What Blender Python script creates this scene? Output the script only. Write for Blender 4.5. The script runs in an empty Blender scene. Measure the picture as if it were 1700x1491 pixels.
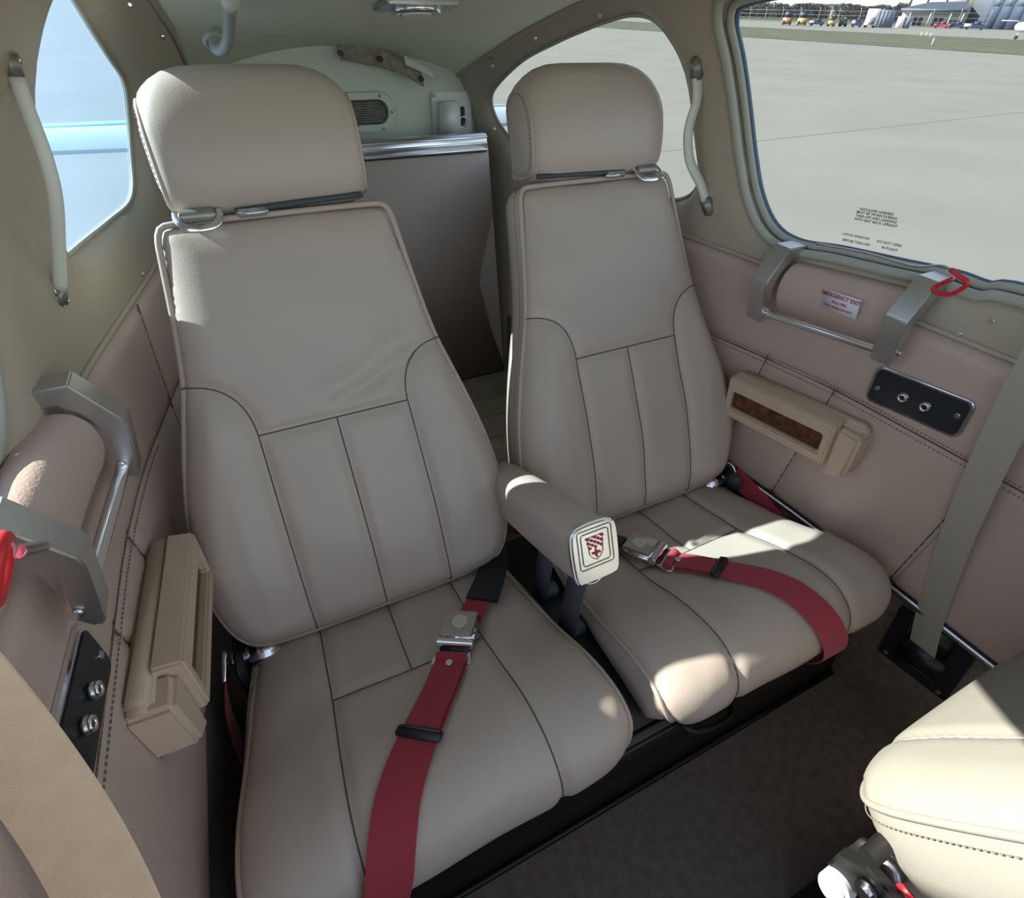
import bpy, bmesh, math, random
import numpy as np
from mathutils import Matrix, Vector
from mathutils.geometry import delaunay_2d_cdt
random.seed(7); rng = np.random.default_rng(7)
scene = bpy.context.scene
COL = scene.collection

# ------------------------------------------------------------------ camera
FPX = 880.0
AX = np.array([[0.8984365, -0.26652145, 0.34896731],      # world axes in camera coordinates
               [-0.43864796, -0.58094598, 0.68563091],
               [0.01999581, -0.76906963, -0.63885216]])
CAM = np.array([-0.31, 0.0, 1.05])
cd = bpy.data.cameras.new('camera'); cam = bpy.data.objects.new('camera', cd); COL.objects.link(cam)
cd.sensor_fit = 'HORIZONTAL'; cd.sensor_width = 36.0; cd.lens = 36.0 * FPX / 1700.0
cd.clip_start = 0.01; cd.clip_end = 3000
M = Matrix.Identity(4)
for i in range(3):
    M[i][0] = AX[i, 0]; M[i][1] = -AX[i, 1]; M[i][2] = -AX[i, 2]; M[i][3] = CAM[i]
cam.matrix_world = M
scene.camera = cam

# ------------------------------------------------------------------ world, sun, exposure
SUN = np.array([-1.0, 0.60, 0.80]); SUN /= np.linalg.norm(SUN)
w = bpy.data.worlds.new('sky'); scene.world = w; w.use_nodes = True
nt = w.node_tree; nt.nodes.clear()
sky = nt.nodes.new('ShaderNodeTexSky'); sky.sky_type = 'NISHITA'; sky.sun_disc = False
sky.sun_elevation = math.asin(SUN[2]); sky.sun_rotation = math.atan2(SUN[0], SUN[1])
sky.air_density = 1.0; sky.dust_density = 0.0; sky.ozone_density = 4.0
bg = nt.nodes.new('ShaderNodeBackground'); bg.inputs[1].default_value = 0.24
wo = nt.nodes.new('ShaderNodeOutputWorld')
hsv = nt.nodes.new('ShaderNodeHueSaturation'); hsv.inputs['Saturation'].default_value = 0.55
nt.links.new(sky.outputs[0], hsv.inputs['Color']); nt.links.new(hsv.outputs[0], bg.inputs[0]); nt.links.new(bg.outputs[0], wo.inputs[0])
sl = bpy.data.lights.new('sun', 'SUN'); sl.energy = 10.0; sl.angle = 0.0093; sl.color = (1.0, 0.95, 0.86)
so = bpy.data.objects.new('sun', sl); COL.objects.link(so)
so.rotation_euler = Vector(-SUN).to_track_quat('-Z', 'Y').to_euler()
so.location = (-6, 3, 6)
vs = scene.view_settings
vs.view_transform = 'Standard'; vs.look = 'None'; vs.gamma = 1.0; vs.use_curve_mapping = False
vs.exposure = 0.55

# ------------------------------------------------------------------ pixel helpers (1700 x 1491 frame)
def ray(px, py):
    return AX @ np.array([(px - 850) / FPX, (py - 745) / FPX, 1.0])
def on_x(px, py, X):
    d = ray(px, py); return CAM + d * ((X - CAM[0]) / d[0])
def on_y(px, py, Y):
    d = ray(px, py); return CAM + d * ((Y - CAM[1]) / d[1])
def on_z(px, py, Z):
    d = ray(px, py); return CAM + d * ((Z - CAM[2]) / d[2])

# ------------------------------------------------------------------ materials
MATS = {}
def mat(name, col, rough=0.5, metal=0.0, var=0.0, vscale=8.0, bump=0.0, bscale=200.0, btype='noise', spec=0.5,
        sheen=0.0, col2=None, wrinkle=0.0, wscale=18.0):
    m = bpy.data.materials.new(name); m.use_nodes = True; nt = m.node_tree
    b = nt.nodes['Principled BSDF']
    b.inputs['Base Color'].default_value = (*col, 1); b.inputs['Roughness'].default_value = rough
    b.inputs['Metallic'].default_value = metal; b.inputs['Specular IOR Level'].default_value = spec
    if sheen: b.inputs['Sheen Weight'].default_value = sheen
    tc = nt.nodes.new('ShaderNodeTexCoord')
    if var or col2:
        n = nt.nodes.new('ShaderNodeTexNoise'); n.inputs['Scale'].default_value = vscale; n.inputs['Detail'].default_value = 5
        nt.links.new(tc.outputs['Object'], n.inputs['Vector'])
        r = nt.nodes.new('ShaderNodeValToRGB'); r.color_ramp.elements[0].position = 0.3; r.color_ramp.elements[1].position = 0.7
        c2 = col2 or tuple(min(1, c * (1 + var)) for c in col)
        c1 = col if col2 else tuple(c * (1 - var) for c in col)
        r.color_ramp.elements[0].color = (*c1, 1); r.color_ramp.elements[1].color = (*c2, 1)
        nt.links.new(n.outputs['Fac'], r.inputs['Fac']); nt.links.new(r.outputs['Color'], b.inputs['Base Color'])
    last = None
    if bump:
        if btype == 'voronoi':
            t = nt.nodes.new('ShaderNodeTexVoronoi'); out = t.outputs['Distance']
        else:
            t = nt.nodes.new('ShaderNodeTexNoise'); t.inputs['Detail'].default_value = 3; out = t.outputs['Fac']
        t.inputs['Scale'].default_value = bscale
        nt.links.new(tc.outputs['Object'], t.inputs['Vector'])
        bp = nt.nodes.new('ShaderNodeBump'); bp.inputs['Strength'].default_value = bump; bp.inputs['Distance'].default_value = 0.001
        nt.links.new(out, bp.inputs['Height']); last = bp
    if wrinkle:
        t = nt.nodes.new('ShaderNodeTexNoise'); t.inputs['Scale'].default_value = wscale; t.inputs['Detail'].default_value = 2
        t.inputs['Distortion'].default_value = 0.6
        nt.links.new(tc.outputs['Object'], t.inputs['Vector'])
        bp = nt.nodes.new('ShaderNodeBump'); bp.inputs['Strength'].default_value = wrinkle; bp.inputs['Distance'].default_value = 0.01
        nt.links.new(t.outputs['Fac'], bp.inputs['Height'])
        if last: nt.links.new(last.outputs['Normal'], bp.inputs['Normal'])
        last = bp
    if last: nt.links.new(last.outputs['Normal'], b.inputs['Normal'])
    MATS[name] = m
    return m
mat('leather', (0.485, 0.41, 0.345), 0.42, bump=0.10, bscale=520, btype='voronoi', wrinkle=0.05, wscale=14)
mat('leather_cream', (0.31, 0.30, 0.255), 0.45, bump=0.10, bscale=420, btype='voronoi', wrinkle=0.08, wscale=14)
mat('seam_thread', (0.10, 0.085, 0.07), 0.8)
mat('stitch_thread', (0.24, 0.19, 0.155), 0.8)
mat('piping', (0.47, 0.39, 0.32), 0.45)
mat('side_leather', (0.53, 0.40, 0.335), 0.48, bump=0.25, bscale=420, btype='voronoi', wrinkle=0.10, wscale=8)
mat('trim_vinyl', (0.45, 0.39, 0.30), 0.5, bump=0.2, bscale=500, btype='voronoi')
mat('headliner', (0.78, 0.81, 0.64), 0.75, bump=0.3, bscale=600, wrinkle=0.15, wscale=5)
mat('aft_paint', (0.66, 0.72, 0.60), 0.4)
mat('white_paint', (0.80, 0.83, 0.80), 0.35)
mat('bulk_leather', (0.50, 0.42, 0.36), 0.5, bump=0.25, bscale=420, btype='voronoi')
mat('carpet', (0.19, 0.155, 0.135), 0.95, bump=1.0, bscale=900, var=0.18, vscale=60, spec=0.1)
mat('carpet_olive', (0.36, 0.33, 0.23), 0.95, bump=1.0, bscale=900, var=0.15, vscale=40, spec=0.1)
mat('black_metal', (0.012, 0.012, 0.012), 0.45)
mat('black_plastic', (0.015, 0.016, 0.02), 0.4)
mat('dark_grey', (0.06, 0.065, 0.075), 0.5)
mat('chrome', (0.80, 0.80, 0.82), 0.16, metal=1.0)
mat('brushed_steel', (0.55, 0.55, 0.54), 0.34, metal=1.0, bump=0.15, bscale=300)
mat('aluminium', (0.82, 0.84, 0.88), 0.3, metal=1.0)
mat('tan_plastic', (0.58, 0.44, 0.32), 0.5, bump=0.3, bscale=500)
mat('wood', (0.045, 0.018, 0.010), 0.25, col2=(0.17, 0.065, 0.028), vscale=70)
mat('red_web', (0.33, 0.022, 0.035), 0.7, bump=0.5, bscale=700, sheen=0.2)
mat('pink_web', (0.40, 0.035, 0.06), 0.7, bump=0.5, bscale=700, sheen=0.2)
mat('red_plastic', (0.60, 0.02, 0.03), 0.35)
mat('tan_web', (0.70, 0.50, 0.32), 0.75, bump=0.5, bscale=700, var=0.06, vscale=60)
mat('grey_web', (0.42, 0.38, 0.31), 0.75, bump=0.5, bscale=700)
mat('strap_tube', (0.70, 0.70, 0.62), 0.45)
mat('grey_tube', (0.36, 0.37, 0.35), 0.45)
mat('strap_end', (0.30, 0.30, 0.27), 0.4, metal=0.6)
mat('seal', (0.42, 0.42, 0.36), 0.55)
mat('seal_blue', (0.10, 0.16, 0.24), 0.4)
mat('white_plastic', (0.75, 0.77, 0.80), 0.4)
mat('sticker', (0.72, 0.74, 0.80), 0.35)
mat('print_red', (0.50, 0.02, 0.05), 0.5)
mat('print_black', (0.02, 0.02, 0.02), 0.5)
mat('burlap', (0.42, 0.38, 0.30), 0.8, col2=(0.24, 0.19, 0.14), vscale=60)
mat('concrete', (0.20, 0.20, 0.185), 0.85, col2=(0.23, 0.23, 0.215), vscale=0.35, spec=0.2)
mat('concrete_joint', (0.20, 0.20, 0.18), 0.9)
mat('grass', (0.085, 0.098, 0.068), 0.95, col2=(0.125, 0.132, 0.095), vscale=0.25, spec=0.1)
mat('bark', (0.10, 0.085, 0.08), 0.95, spec=0.1)
mat('tree_far', (0.07, 0.07, 0.075), 0.95, col2=(0.11, 0.105, 0.105), vscale=0.8, spec=0.1)
mat('bldg_white', (0.50, 0.49, 0.43), 0.7)
mat('bldg_grey', (0.15, 0.18, 0.23), 0.7)
mat('bldg_dark', (0.07, 0.10, 0.16), 0.7)
mat('roof_blue', (0.10, 0.13, 0.20), 0.5)
mat('pane_dark', (0.05, 0.06, 0.08), 0.15)
mat('fence_metal', (0.45, 0.47, 0.48), 0.5)
mat('veh_white', (0.8, 0.8, 0.8), 0.3)
mat('veh_navy', (0.03, 0.05, 0.12), 0.3)
mat('veh_orange', (0.42, 0.22, 0.10), 0.4)
mat('veh_yellow', (0.45, 0.35, 0.12), 0.4)
mat('veh_green', (0.05, 0.12, 0.06), 0.4)
mat('veh_red', (0.40, 0.05, 0.09), 0.4)
mat('tyre', (0.02, 0.02, 0.02), 0.8)
mat('tail_white', (0.75, 0.77, 0.80), 0.25)
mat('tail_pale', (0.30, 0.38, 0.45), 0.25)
mat('tail_blue', (0.16, 0.46, 0.58), 0.3)

def glass(name, tint, haze, hazecol):
    m = bpy.data.materials.new(name); m.use_nodes = True; nt = m.node_tree; nt.nodes.clear()
    tr = nt.nodes.new('ShaderNodeBsdfTransparent'); tr.inputs[0].default_value = (*tint, 1)
    tl = nt.nodes.new('ShaderNodeBsdfTranslucent'); tl.inputs[0].default_value = (*hazecol, 1)
    gl = nt.nodes.new('ShaderNodeBsdfGlossy'); gl.inputs['Roughness'].default_value = 0.03
    fr = nt.nodes.new('ShaderNodeFresnel'); fr.inputs[0].default_value = 1.25
    m1 = nt.nodes.new('ShaderNodeMixShader'); m1.inputs[0].default_value = haze
    m2 = nt.nodes.new('ShaderNodeMixShader')
    o = nt.nodes.new('ShaderNodeOutputMaterial')
    nt.links.new(tr.outputs[0], m1.inputs[1]); nt.links.new(tl.outputs[0], m1.inputs[2])
    nt.links.new(fr.outputs[0], m2.inputs[0]); nt.links.new(m1.outputs[0], m2.inputs[1]); nt.links.new(gl.outputs[0], m2.inputs[2])
    nt.links.new(m2.outputs[0], o.inputs[0]); MATS[name] = m
glass('pane', (0.66, 0.68, 0.655), 0.006, (0.7, 0.85, 1.0))
glass('pane_clear', (0.90, 0.92, 0.92), 0.012, (0.7, 0.85, 1.0))
glass('pane_hazy', (0.62, 0.78, 0.88), 0.08, (0.30, 0.60, 1.0))

# ------------------------------------------------------------------ mesh helpers
def link(name, me, m, parent=None, smooth=True):
    o = bpy.data.objects.new(name, me); COL.objects.link(o)
    if m is not None:
        me.materials.append(MATS[m] if isinstance(m, str) else m)
    if smooth and len(me.polygons): me.polygons.foreach_set('use_smooth', [True] * len(me.polygons))
    if parent is not None:
        o.parent = parent; o.matrix_parent_inverse = Matrix.Translation(-world_loc(parent))
    return o
WL = {}
def world_loc(p):
    return WL.get(p.name, Vector((0, 0, 0)))
def mesh(name, verts, faces, m, parent=None, smooth=True, auto=None):
    me = bpy.data.meshes.new(name); me.from_pydata([tuple(map(float, v)) for v in verts], [], [tuple(map(int, f)) for f in faces]); me.update()
    if auto is not None:
        bm = bmesh.new(); bm.from_mesh(me)
        bmesh.ops.recalc_face_normals(bm, faces=bm.faces)
        for e in bm.edges:
            if len(e.link_faces) == 2 and e.calc_face_angle(0) > auto: e.smooth = False
        bm.to_mesh(me); bm.free()
    return link(name, me, m, parent, smooth)
def thing(name, label, cat, loc=(0, 0, 0), group=None, kind=None):
    o = bpy.data.objects.new(name, None); COL.objects.link(o); o.location = loc; o.empty_display_size = 0.05
    WL[o.name] = Vector(loc)
    tag(o, label, cat, group, kind); return o
def tag(o, label=None, cat=None, group=None, kind=None):
    if label: o['label'] = label
    if cat: o['category'] = cat
    if group: o['group'] = group
    if kind: o['kind'] = kind
    return o
def catmull(pts, n=8, closed=False):
    P = np.array(pts, float); N = len(P); out = []
    rngi = range(N if closed else N - 1)
    for i in rngi:
        p0 = P[(i - 1) % N] if (closed or i > 0) else 2 * P[0] - P[1]
        p1 = P[i]; p2 = P[(i + 1) % N]
        p3 = P[(i + 2) % N] if (closed or i + 2 < N) else 2 * P[-1] - P[-2]
        for k in range(n):
            t = k / n
            out.append(0.5 * ((2 * p1) + (-p0 + p2) * t + (2 * p0 - 5 * p1 + 4 * p2 - p3) * t * t + (-p0 + 3 * p1 - 3 * p2 + p3) * t ** 3))
    if not closed: out.append(P[-1])
    return np.array(out)
def resample(P, step, closed=False):
    P = np.array(P, float)
    if closed: P = np.vstack([P, P[:1]])
    L = np.r_[0, np.cumsum(np.linalg.norm(np.diff(P, axis=0), axis=1))]
    n = max(3, int(round(L[-1] / step)))
    s = np.linspace(0, L[-1], n + 1)
    Q = np.stack([np.interp(s, L, P[:, k]) for k in range(P.shape[1])], 1)
    return Q[:-1] if closed else Q
def sweep_data(pts, r, seg=8, closed=False, sx=1.0, sy=1.0, up=None):
    P = np.array(pts, float); N = len(P); V = []; F = []
    rr = np.broadcast_to(np.array(r, float), (N,))
    if closed: T = np.roll(P, -1, 0) - np.roll(P, 1, 0)
    else: T = np.gradient(P, axis=0)
    T /= np.maximum(np.linalg.norm(T, axis=1, keepdims=True), 1e-9)
    u = np.array(up if up is not None else (0, 0, 1.0), float)
    if up is None and abs(T[0] @ u) > 0.9: u = np.array((1.0, 0, 0))
    for i in range(N):
        a = np.cross(T[i], u); n = np.linalg.norm(a)
        a = a / n if n > 1e-6 else prev
        prev = a; b = np.cross(a, T[i])
        if up is None: u = b
        for k in range(seg):
            t = 2 * math.pi * k / seg
            V.append(P[i] + rr[i] * (sx * math.cos(t) * a + sy * math.sin(t) * b))
    R = N if closed else N - 1
    for i in range(R):
        j = (i + 1) % N
        for k in range(seg):
            l = (k + 1) % seg
            F.append((i * seg + k, j * seg + k, j * seg + l, i * seg + l))
    if not closed:
        F.append(tuple(range(seg))); F.append(tuple((N - 1) * seg + k for k in reversed(range(seg))))
    return V, F
def sweep(name, pts, r, m, parent=None, seg=8, closed=False, **k):
    V, F = sweep_data(pts, r, seg, closed, **k)
    return mesh(name, V, F, m, parent)
def merge(parts):
    V = []; F = []
    for v, f in parts:
        o = len(V); V += list(v); F += [tuple(i + o for i in q) for q in f]
    return V, F
def boxdata(c, ax, ay, az):
    c, ax, ay, az = [np.array(q, float) for q in (c, ax, ay, az)]
    V = [c + sx * ax + sy * ay + sz * az for sx in (-1, 1) for sy in (-1, 1) for sz in (-1, 1)]
    F = [(0, 1, 3, 2), (4, 6, 7, 5), (0, 4, 5, 1), (2, 3, 7, 6), (0, 2, 6, 4), (1, 5, 7, 3)]
    return V, F
def bevmesh(name, V, F, m, parent=None, bev=0.003, seg=2):
    me = bpy.data.meshes.new(name); me.from_pydata([tuple(map(float, v)) for v in V], [], [tuple(map(int, f)) for f in F]); me.update()
    bm = bmesh.new(); bm.from_mesh(me)
    bmesh.ops.recalc_face_normals(bm, faces=bm.faces)
    if bev: bmesh.ops.bevel(bm, geom=[e for e in bm.edges if len(e.link_faces) == 2 and e.calc_face_angle(0) > 0.4], offset=bev, segments=seg, affect='EDGES', clamp_overlap=True)
    for e in bm.edges:
        if len(e.link_faces) == 2 and e.calc_face_angle(0) > 0.6: e.smooth = False
    bm.to_mesh(me); bm.free()
    return link(name, me, m, parent)
def box(name, c, size, m, parent=None, bev=0.003, ax=(1, 0, 0), ay=(0, 1, 0), az=(0, 0, 1), seg=2):
    V, F = boxdata(c, np.array(ax) * size[0] / 2, np.array(ay) * size[1] / 2, np.array(az) * size[2] / 2)
    return bevmesh(name, V, F, m, parent, bev, seg)
def prism(name, poly, frame, t0, t1, m, parent=None, bev=0.002, seg=2):
    """poly 2D (a,b) extruded along c from t0 to t1; frame = (origin, A, B, C)"""
    O, A, B, Cc = [np.array(q, float) for q in frame]; n = len(poly)
    V = [O + a * A + b * B + t0 * Cc for a, b in poly] + [O + a * A + b * B + t1 * Cc for a, b in poly]
    F = [tuple(range(n)), tuple(reversed(range(n, 2 * n)))] + [(i, (i + 1) % n, n + (i + 1) % n, n + i) for i in range(n)]
    return bevmesh(name, V, F, m, parent, bev, seg)
def cyl(name, p0, p1, r, m, parent=None, seg=20, bev=0.0):
    V, F = sweep_data([p0, p1], r, seg)
    return bevmesh(name, V, F, m, parent, bev)
def roundrect(w, h, r, n=6, cx=0, cy=0):
    out = []
    for sx, sy, a0 in ((1, 1, 0), (-1, 1, 90), (-1, -1, 180), (1, -1, 270)):
        for k in range(n + 1):
            a = math.radians(a0 + 90 * k / n)
            out.append((cx + sx * (w / 2 - r) + r * math.cos(a), cy + sy * (h / 2 - r) + r * math.sin(a)))
    return out
def pip(P, poly):
    P = np.asarray(P); poly = np.asarray(poly); x, y = P[:, 0], P[:, 1]; ins = np.zeros(len(P), bool)
    j = len(poly) - 1
    for i in range(len(poly)):
        xi, yi = poly[i]; xj, yj = poly[j]
        c = (yi > y) != (yj > y)
        with np.errstate(divide='ignore', invalid='ignore'):
            ins ^= c & (x < (xj - xi) * (y - yi) / (yj - yi + 1e-30) + xi)
        j = i
    return ins
def pdist(P, line, closed=False):
    P = np.asarray(P, float); L = np.asarray(line, float)
    if closed: L = np.vstack([L, L[:1]])
    best = np.full(len(P), 1e9)
    for a, b in zip(L[:-1], L[1:]):
        d = b - a; t = np.clip(((P - a) @ d) / max(d @ d, 1e-12), 0, 1)
        q = P - (a + t[:, None] * d); best = np.minimum(best, np.einsum('ij,ij->i', q, q))
    return np.sqrt(best)
def cdt(outline, step, holes=()):
    """triangulated sheet: (verts2d, tris, list of boundary index loops)"""
    loops = [np.asarray(outline, float)] + [np.asarray(h, float) for h in holes]
    pts = []; edges = []; idx = []
    for L in loops:
        o = len(pts); n = len(L); pts += [tuple(p) for p in L]
        edges += [(o + i, o + (i + 1) % n) for i in range(n)]; idx.append(list(range(o, o + n)))
    lo = loops[0].min(0); hi = loops[0].max(0)
    g = []; r = 0; y = lo[1] + step * 0.5
    while y < hi[1]:
        g += [(x, y) for x in np.arange(lo[0] + (step * 0.5 if r % 2 else 0.0) + 1e-4, hi[0], step)]
        y += step * 0.866; r += 1
    if g:
        g = np.array(g)
        k = pip(g, loops[0])
        for h in loops[1:]: k &= ~pip(g, h)
        g = g[k]
        for L in loops: g = g[pdist(g, L, True) > step * 0.45]
        pts += [tuple(p) for p in g]
    v, e, f, ov, oe, of = delaunay_2d_cdt([Vector(p) for p in pts], edges, [], 0, 1e-6)
    v = np.array([tuple(p) for p in v]); f = np.array([t for t in f if len(t) == 3])
    c = v[f].mean(1); k = pip(c, loops[0])
    for h in loops[1:]: k &= ~pip(c, h)
    f = f[k]
    inv = {}
    for ni, o in enumerate(ov):
        for q in o: inv[q] = ni
    idx = [[inv[i] for i in L] for L in idx]
    a = v[f]; ar = (a[:, 1, 0] - a[:, 0, 0]) * (a[:, 2, 1] - a[:, 0, 1]) - (a[:, 1, 1] - a[:, 0, 1]) * (a[:, 2, 0] - a[:, 0, 0])
    f[ar < 0] = f[ar < 0][:, ::-1]
    return v, f, idx
def dash_data(path, dash=0.0036, gap=0.0028, wid=0.0012, nrm=(0, 0, 1)):
    Q = resample(path, (dash + gap)); parts = []
    for a, b in zip(Q[:-1], Q[1:]):
        d = b - a; L = np.linalg.norm(d)
        if L < 1e-6: continue
        d /= L; s = np.cross(d, nrm); s /= max(np.linalg.norm(s), 1e-9); n = np.cross(s, d)
        c = a + d * dash / 2
        parts.append(boxdata(c, d * dash / 2, s * wid / 2, n * wid / 2))
    return merge(parts)
def ribbon(name, C, Wd, width, thick, m, parent=None, flat=False):
    """belt: centre points C, unit width directions Wd"""
    C = np.array(C, float); Wd = np.array(Wd, float); Wd /= np.linalg.norm(Wd, axis=1, keepdims=True)
    T = np.gradient(C, axis=0); Nn = np.cross(T, Wd); Nn /= np.linalg.norm(Nn, axis=1, keepdims=True)
    ww = np.broadcast_to(np.array(width, float), (len(C),))
    sec = [(-1, -.5), (-.97, .5), (-.5, .6), (0, .65), (.5, .6), (.97, .5), (1, -.5), (.5, -.6), (0, -.6), (-.5, -.6)]
    V = []; F = []; k = len(sec)
    for i in range(len(C)):
        for a, b in sec: V.append(C[i] + Wd[i] * a * ww[i] / 2 + Nn[i] * b * thick)
    for i in range(len(C) - 1):
        for j in range(k): F.append((i * k + j, (i + 1) * k + j, (i + 1) * k + (j + 1) % k, i * k + (j + 1) % k))
    F.append(tuple(range(k))); F.append(tuple(reversed(range((len(C) - 1) * k, len(C) * k))))
    return mesh(name, V, F, m, parent, auto=0.9)
def text_mesh(name, body, size, frame, m, parent=None, thick=0.0003, align='CENTER'):
    cu = bpy.data.curves.new(name, 'FONT'); cu.body = body; cu.size = size; cu.align_x = align; cu.align_y = 'CENTER'
    cu.resolution_u = 2; cu.extrude = thick; cu.offset = size * .02
    tmp = bpy.data.objects.new('tmp_text', cu); COL.objects.link(tmp)
    dg = bpy.context.evaluated_depsgraph_get(); me = bpy.data.meshes.new_from_object(tmp.evaluated_get(dg))
    bpy.data.objects.remove(tmp); bpy.data.curves.remove(cu)
    O, A, B = [Vector(q) for q in frame]; A.normalize(); B.normalize(); N = A.cross(B)
    Mx = Matrix(((A.x, B.x, N.x, O.x), (A.y, B.y, N.y, O.y), (A.z, B.z, N.z, O.z), (0, 0, 0, 1)))
    me.transform(Mx); me.materials.clear()
    return link(name, me, m, parent, smooth=False)
def unit(v):
    v = np.array(v, float); return v / np.linalg.norm(v)

# ------------------------------------------------------------------ cabin shape (x across, y aft, z up)
YT = np.linspace(-1.0, 2.0, 301)
def table(ys, vs, sm=9):
    t = np.interp(YT, ys, vs); k = np.hanning(2 * sm + 3)[1:-1]; k /= k.sum()
    return np.convolve(np.pad(t, sm, mode='edge'), k, mode='valid')
T_WR = table([-1, 0, .2, .43, .58, .73, 1.0, 1.45, 1.62, 2], [.565, .565, .558, .543, .525, .50, .46, .395, .37, .33])
T_WL = table([-1, 0, .3, .55, .7, 1.0, 1.45, 1.62, 2], [.555, .55, .545, .54, .525, .465, .395, .37, .33])
T_HE = table([-1, 0, .5, .8, 1.05, 1.25, 1.6, 2], [1.17, 1.16, 1.13, 1.10, 1.065, 1.015, .915, .80])
T_HC = table([-1, 0, .5, .95, 1.25, 1.6, 2], [1.17, 1.15, 1.105, 1.052, 1.015, .975, .92])
T_XT = table([-1, 0, .4, .8, 1.05, 1.25, 1.6, 2], [.41, .41, .395, .365, .34, .325, .315, .30])
def f1(T, y): return np.interp(y, YT, T)
def halfw(side, y, z):
    y = np.asarray(y, float); z = np.asarray(z, float)
    W = f1(T_WR if side > 0 else T_WL, y); X = f1(T_XT, y); H = f1(T_HE, y)
    t = np.clip((z - .58) / (H - .58), 0, 1.0)
    return X + (W - X) * (1 - t ** 3.6)
def wallp(side, y, z, inn=0.0):
    """point on the side wall, moved inn metres towards the cabin"""
    return np.array([side * (float(halfw(side, y, z)) - inn), y, z])
def hitwall(side, px, py, inn=0.0):
    d = ray(px, py); t = np.linspace(0.02, 3.0, 6000); P = CAM + t[:, None] * d
    f = side * P[:, 0] - (halfw(side, P[:, 1], P[:, 2]) - inn)
    i = np.argmax(f > 0)
    if f[i] <= 0: return P[-1]
    return P[i]
def ceilz(x, y):
    e = f1(T_HE, y); c = f1(T_HC, y); X = f1(T_XT, y)
    return e + (c - e) * (1 - np.clip(np.abs(x) / X, 0, 1) ** 2)
Y0, Y1 = -0.55, 1.62
STITCH_Z = 0.557; STRIP_Z = 0.285; SHOULDER = 0.705

# ------------------------------------------------------------------ floor
def grid(name, xs, ys, fn, m, parent=None, flip=False):
    V = [fn(x, y) for y in ys for x in xs]; n = len(xs)
    F = [(j * n + i, j * n + i + 1, (j + 1) * n + i + 1, (j + 1) * n + i) for j in range(len(ys) - 1) for i in range(n - 1)]
    if flip: F = [f[::-1] for f in F]
    return mesh(name, V, F, m, parent)
ysf = np.linspace(Y0, 1.62, 60)
fl = grid('floor', np.linspace(-1, 1, 9), ysf, lambda u, y: (u * (f1(T_WR, y) if u > 0 else f1(T_WL, y)), y, 0.0), 'carpet')
tag(fl, 'dark brown carpeted cabin floor in front of the rear seats', None, kind='structure')
def bagf(u, y): return (u * ((f1(T_WR, y) if u > 0 else f1(T_WL, y)) - .004), y, 0.072)
bf = thing('floor_baggage', 'raised olive carpeted baggage floor behind the rear seats', None, (0, 1.1, 0), kind='structure')
ysb = np.linspace(.82, 1.448, 14); usb = np.linspace(-1, 1, 9)
Vb = [bagf(u, y) for y in ysb for u in usb] + [(u * (f1(T_WR, .82) if u > 0 else f1(T_WL, .82)), .82, 0.001) for u in usb]
n = 9; Fb = [(j * n + i, j * n + i + 1, (j + 1) * n + i + 1, (j + 1) * n + i) for j in range(13) for i in range(8)]
Fb += [(14 * n + i, 14 * n + i + 1, i + 1, i) for i in range(8)]
mesh('carpet_sheet', Vb, Fb, 'carpet_olive', bf, smooth=False)
for k in range(5):        # ribs moulded in the baggage carpet
    y = .93 + k * .1
    sweep('carpet_rib', [(x, y, .073) for x in np.linspace(-.36, .36, 6)], .010, 'carpet_olive', bf, seg=8, sy=.5)

# ------------------------------------------------------------------ windows (outlines in y,z)
def outline_from(px_list, inn=0.0):
    out = []
    for p in px_list:
        h = hitwall(1, *p, -.028); z = min(h[2], f1(T_HE, h[1]) - .03)
        out.append((h[1], z))
    return out
main_px = [(1222, 25), (1234, 100), (1246, 190), (1254, 260), (1266, 325), (1290, 376), (1330, 402), (1400, 414), (1500, 436), (1590, 455), (1645, 474), (1700, 478)]
WMAIN = outline_from(main_px)
WMAIN += [(.12, .79), (-.12, .80), (-.22, .84), (-.22, 1.0), (-.15, 1.08), (.1, 1.11), (.5, 1.09), (.72, 1.07)]
rear_px = [(1140, 120), (1155, 220), (1162, 290), (1152, 318), (1128, 330), (1095, 328)]
WREAR = outline_from(rear_px)
WREAR += [(.95, .755), (1.1, .745), (1.25, .745)]
WREAR += outline_from([(872, 262), (845, 225), (825, 195), (817, 165), (828, 140), (870, 100), (925, 58), (960, 30)])
WREAR += outline_from([(1000, 16), (1045, 14), (1085, 32), (1115, 65)])
print('WMAIN', np.round(WMAIN, 3).tolist()); print('WREAR', np.round(WREAR, 3).tolist())
WMAIN_S = resample(catmull(WMAIN, 8, True), .012, True)
WREAR_S = resample(catmull(WREAR, 8, True), .012, True)
left_px = [(119, -4), (150, 48), (180, 96), (206, 140), (213, 200), (217, 260), (220, 308), (212, 338), (180, 366), (140, 398), (108, 424), (92, 422), (72, 370), (45, 279), (31, 190), (30, 130), (38, 65), (58, 2)]
WLEFT = []
for p in left_px:
    h = hitwall(-1, *p, -.028); WLEFT.append((min(h[1], 1.5), min(h[2], f1(T_HE, h[1]) - .03)))
print('WLEFT', np.round(WLEFT, 3).tolist())
a_, b_ = np.array(WLEFT[0]), np.array(WLEFT[-1])
WLEFT += [tuple(b_ + (a_ - b_) * .3 + (0, .012)), tuple(b_ + (a_ - b_) * .7 + (0, .008))]
WLEFT_S = resample(catmull(WLEFT, 8, True), .012, True)
def ccw(P):
    P = np.array(P); a = np.sum(P[:, 0] * np.roll(P[:, 1], -1) - np.roll(P[:, 0], -1) * P[:, 1])
    return P if a > 0 else P[::-1]
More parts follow.
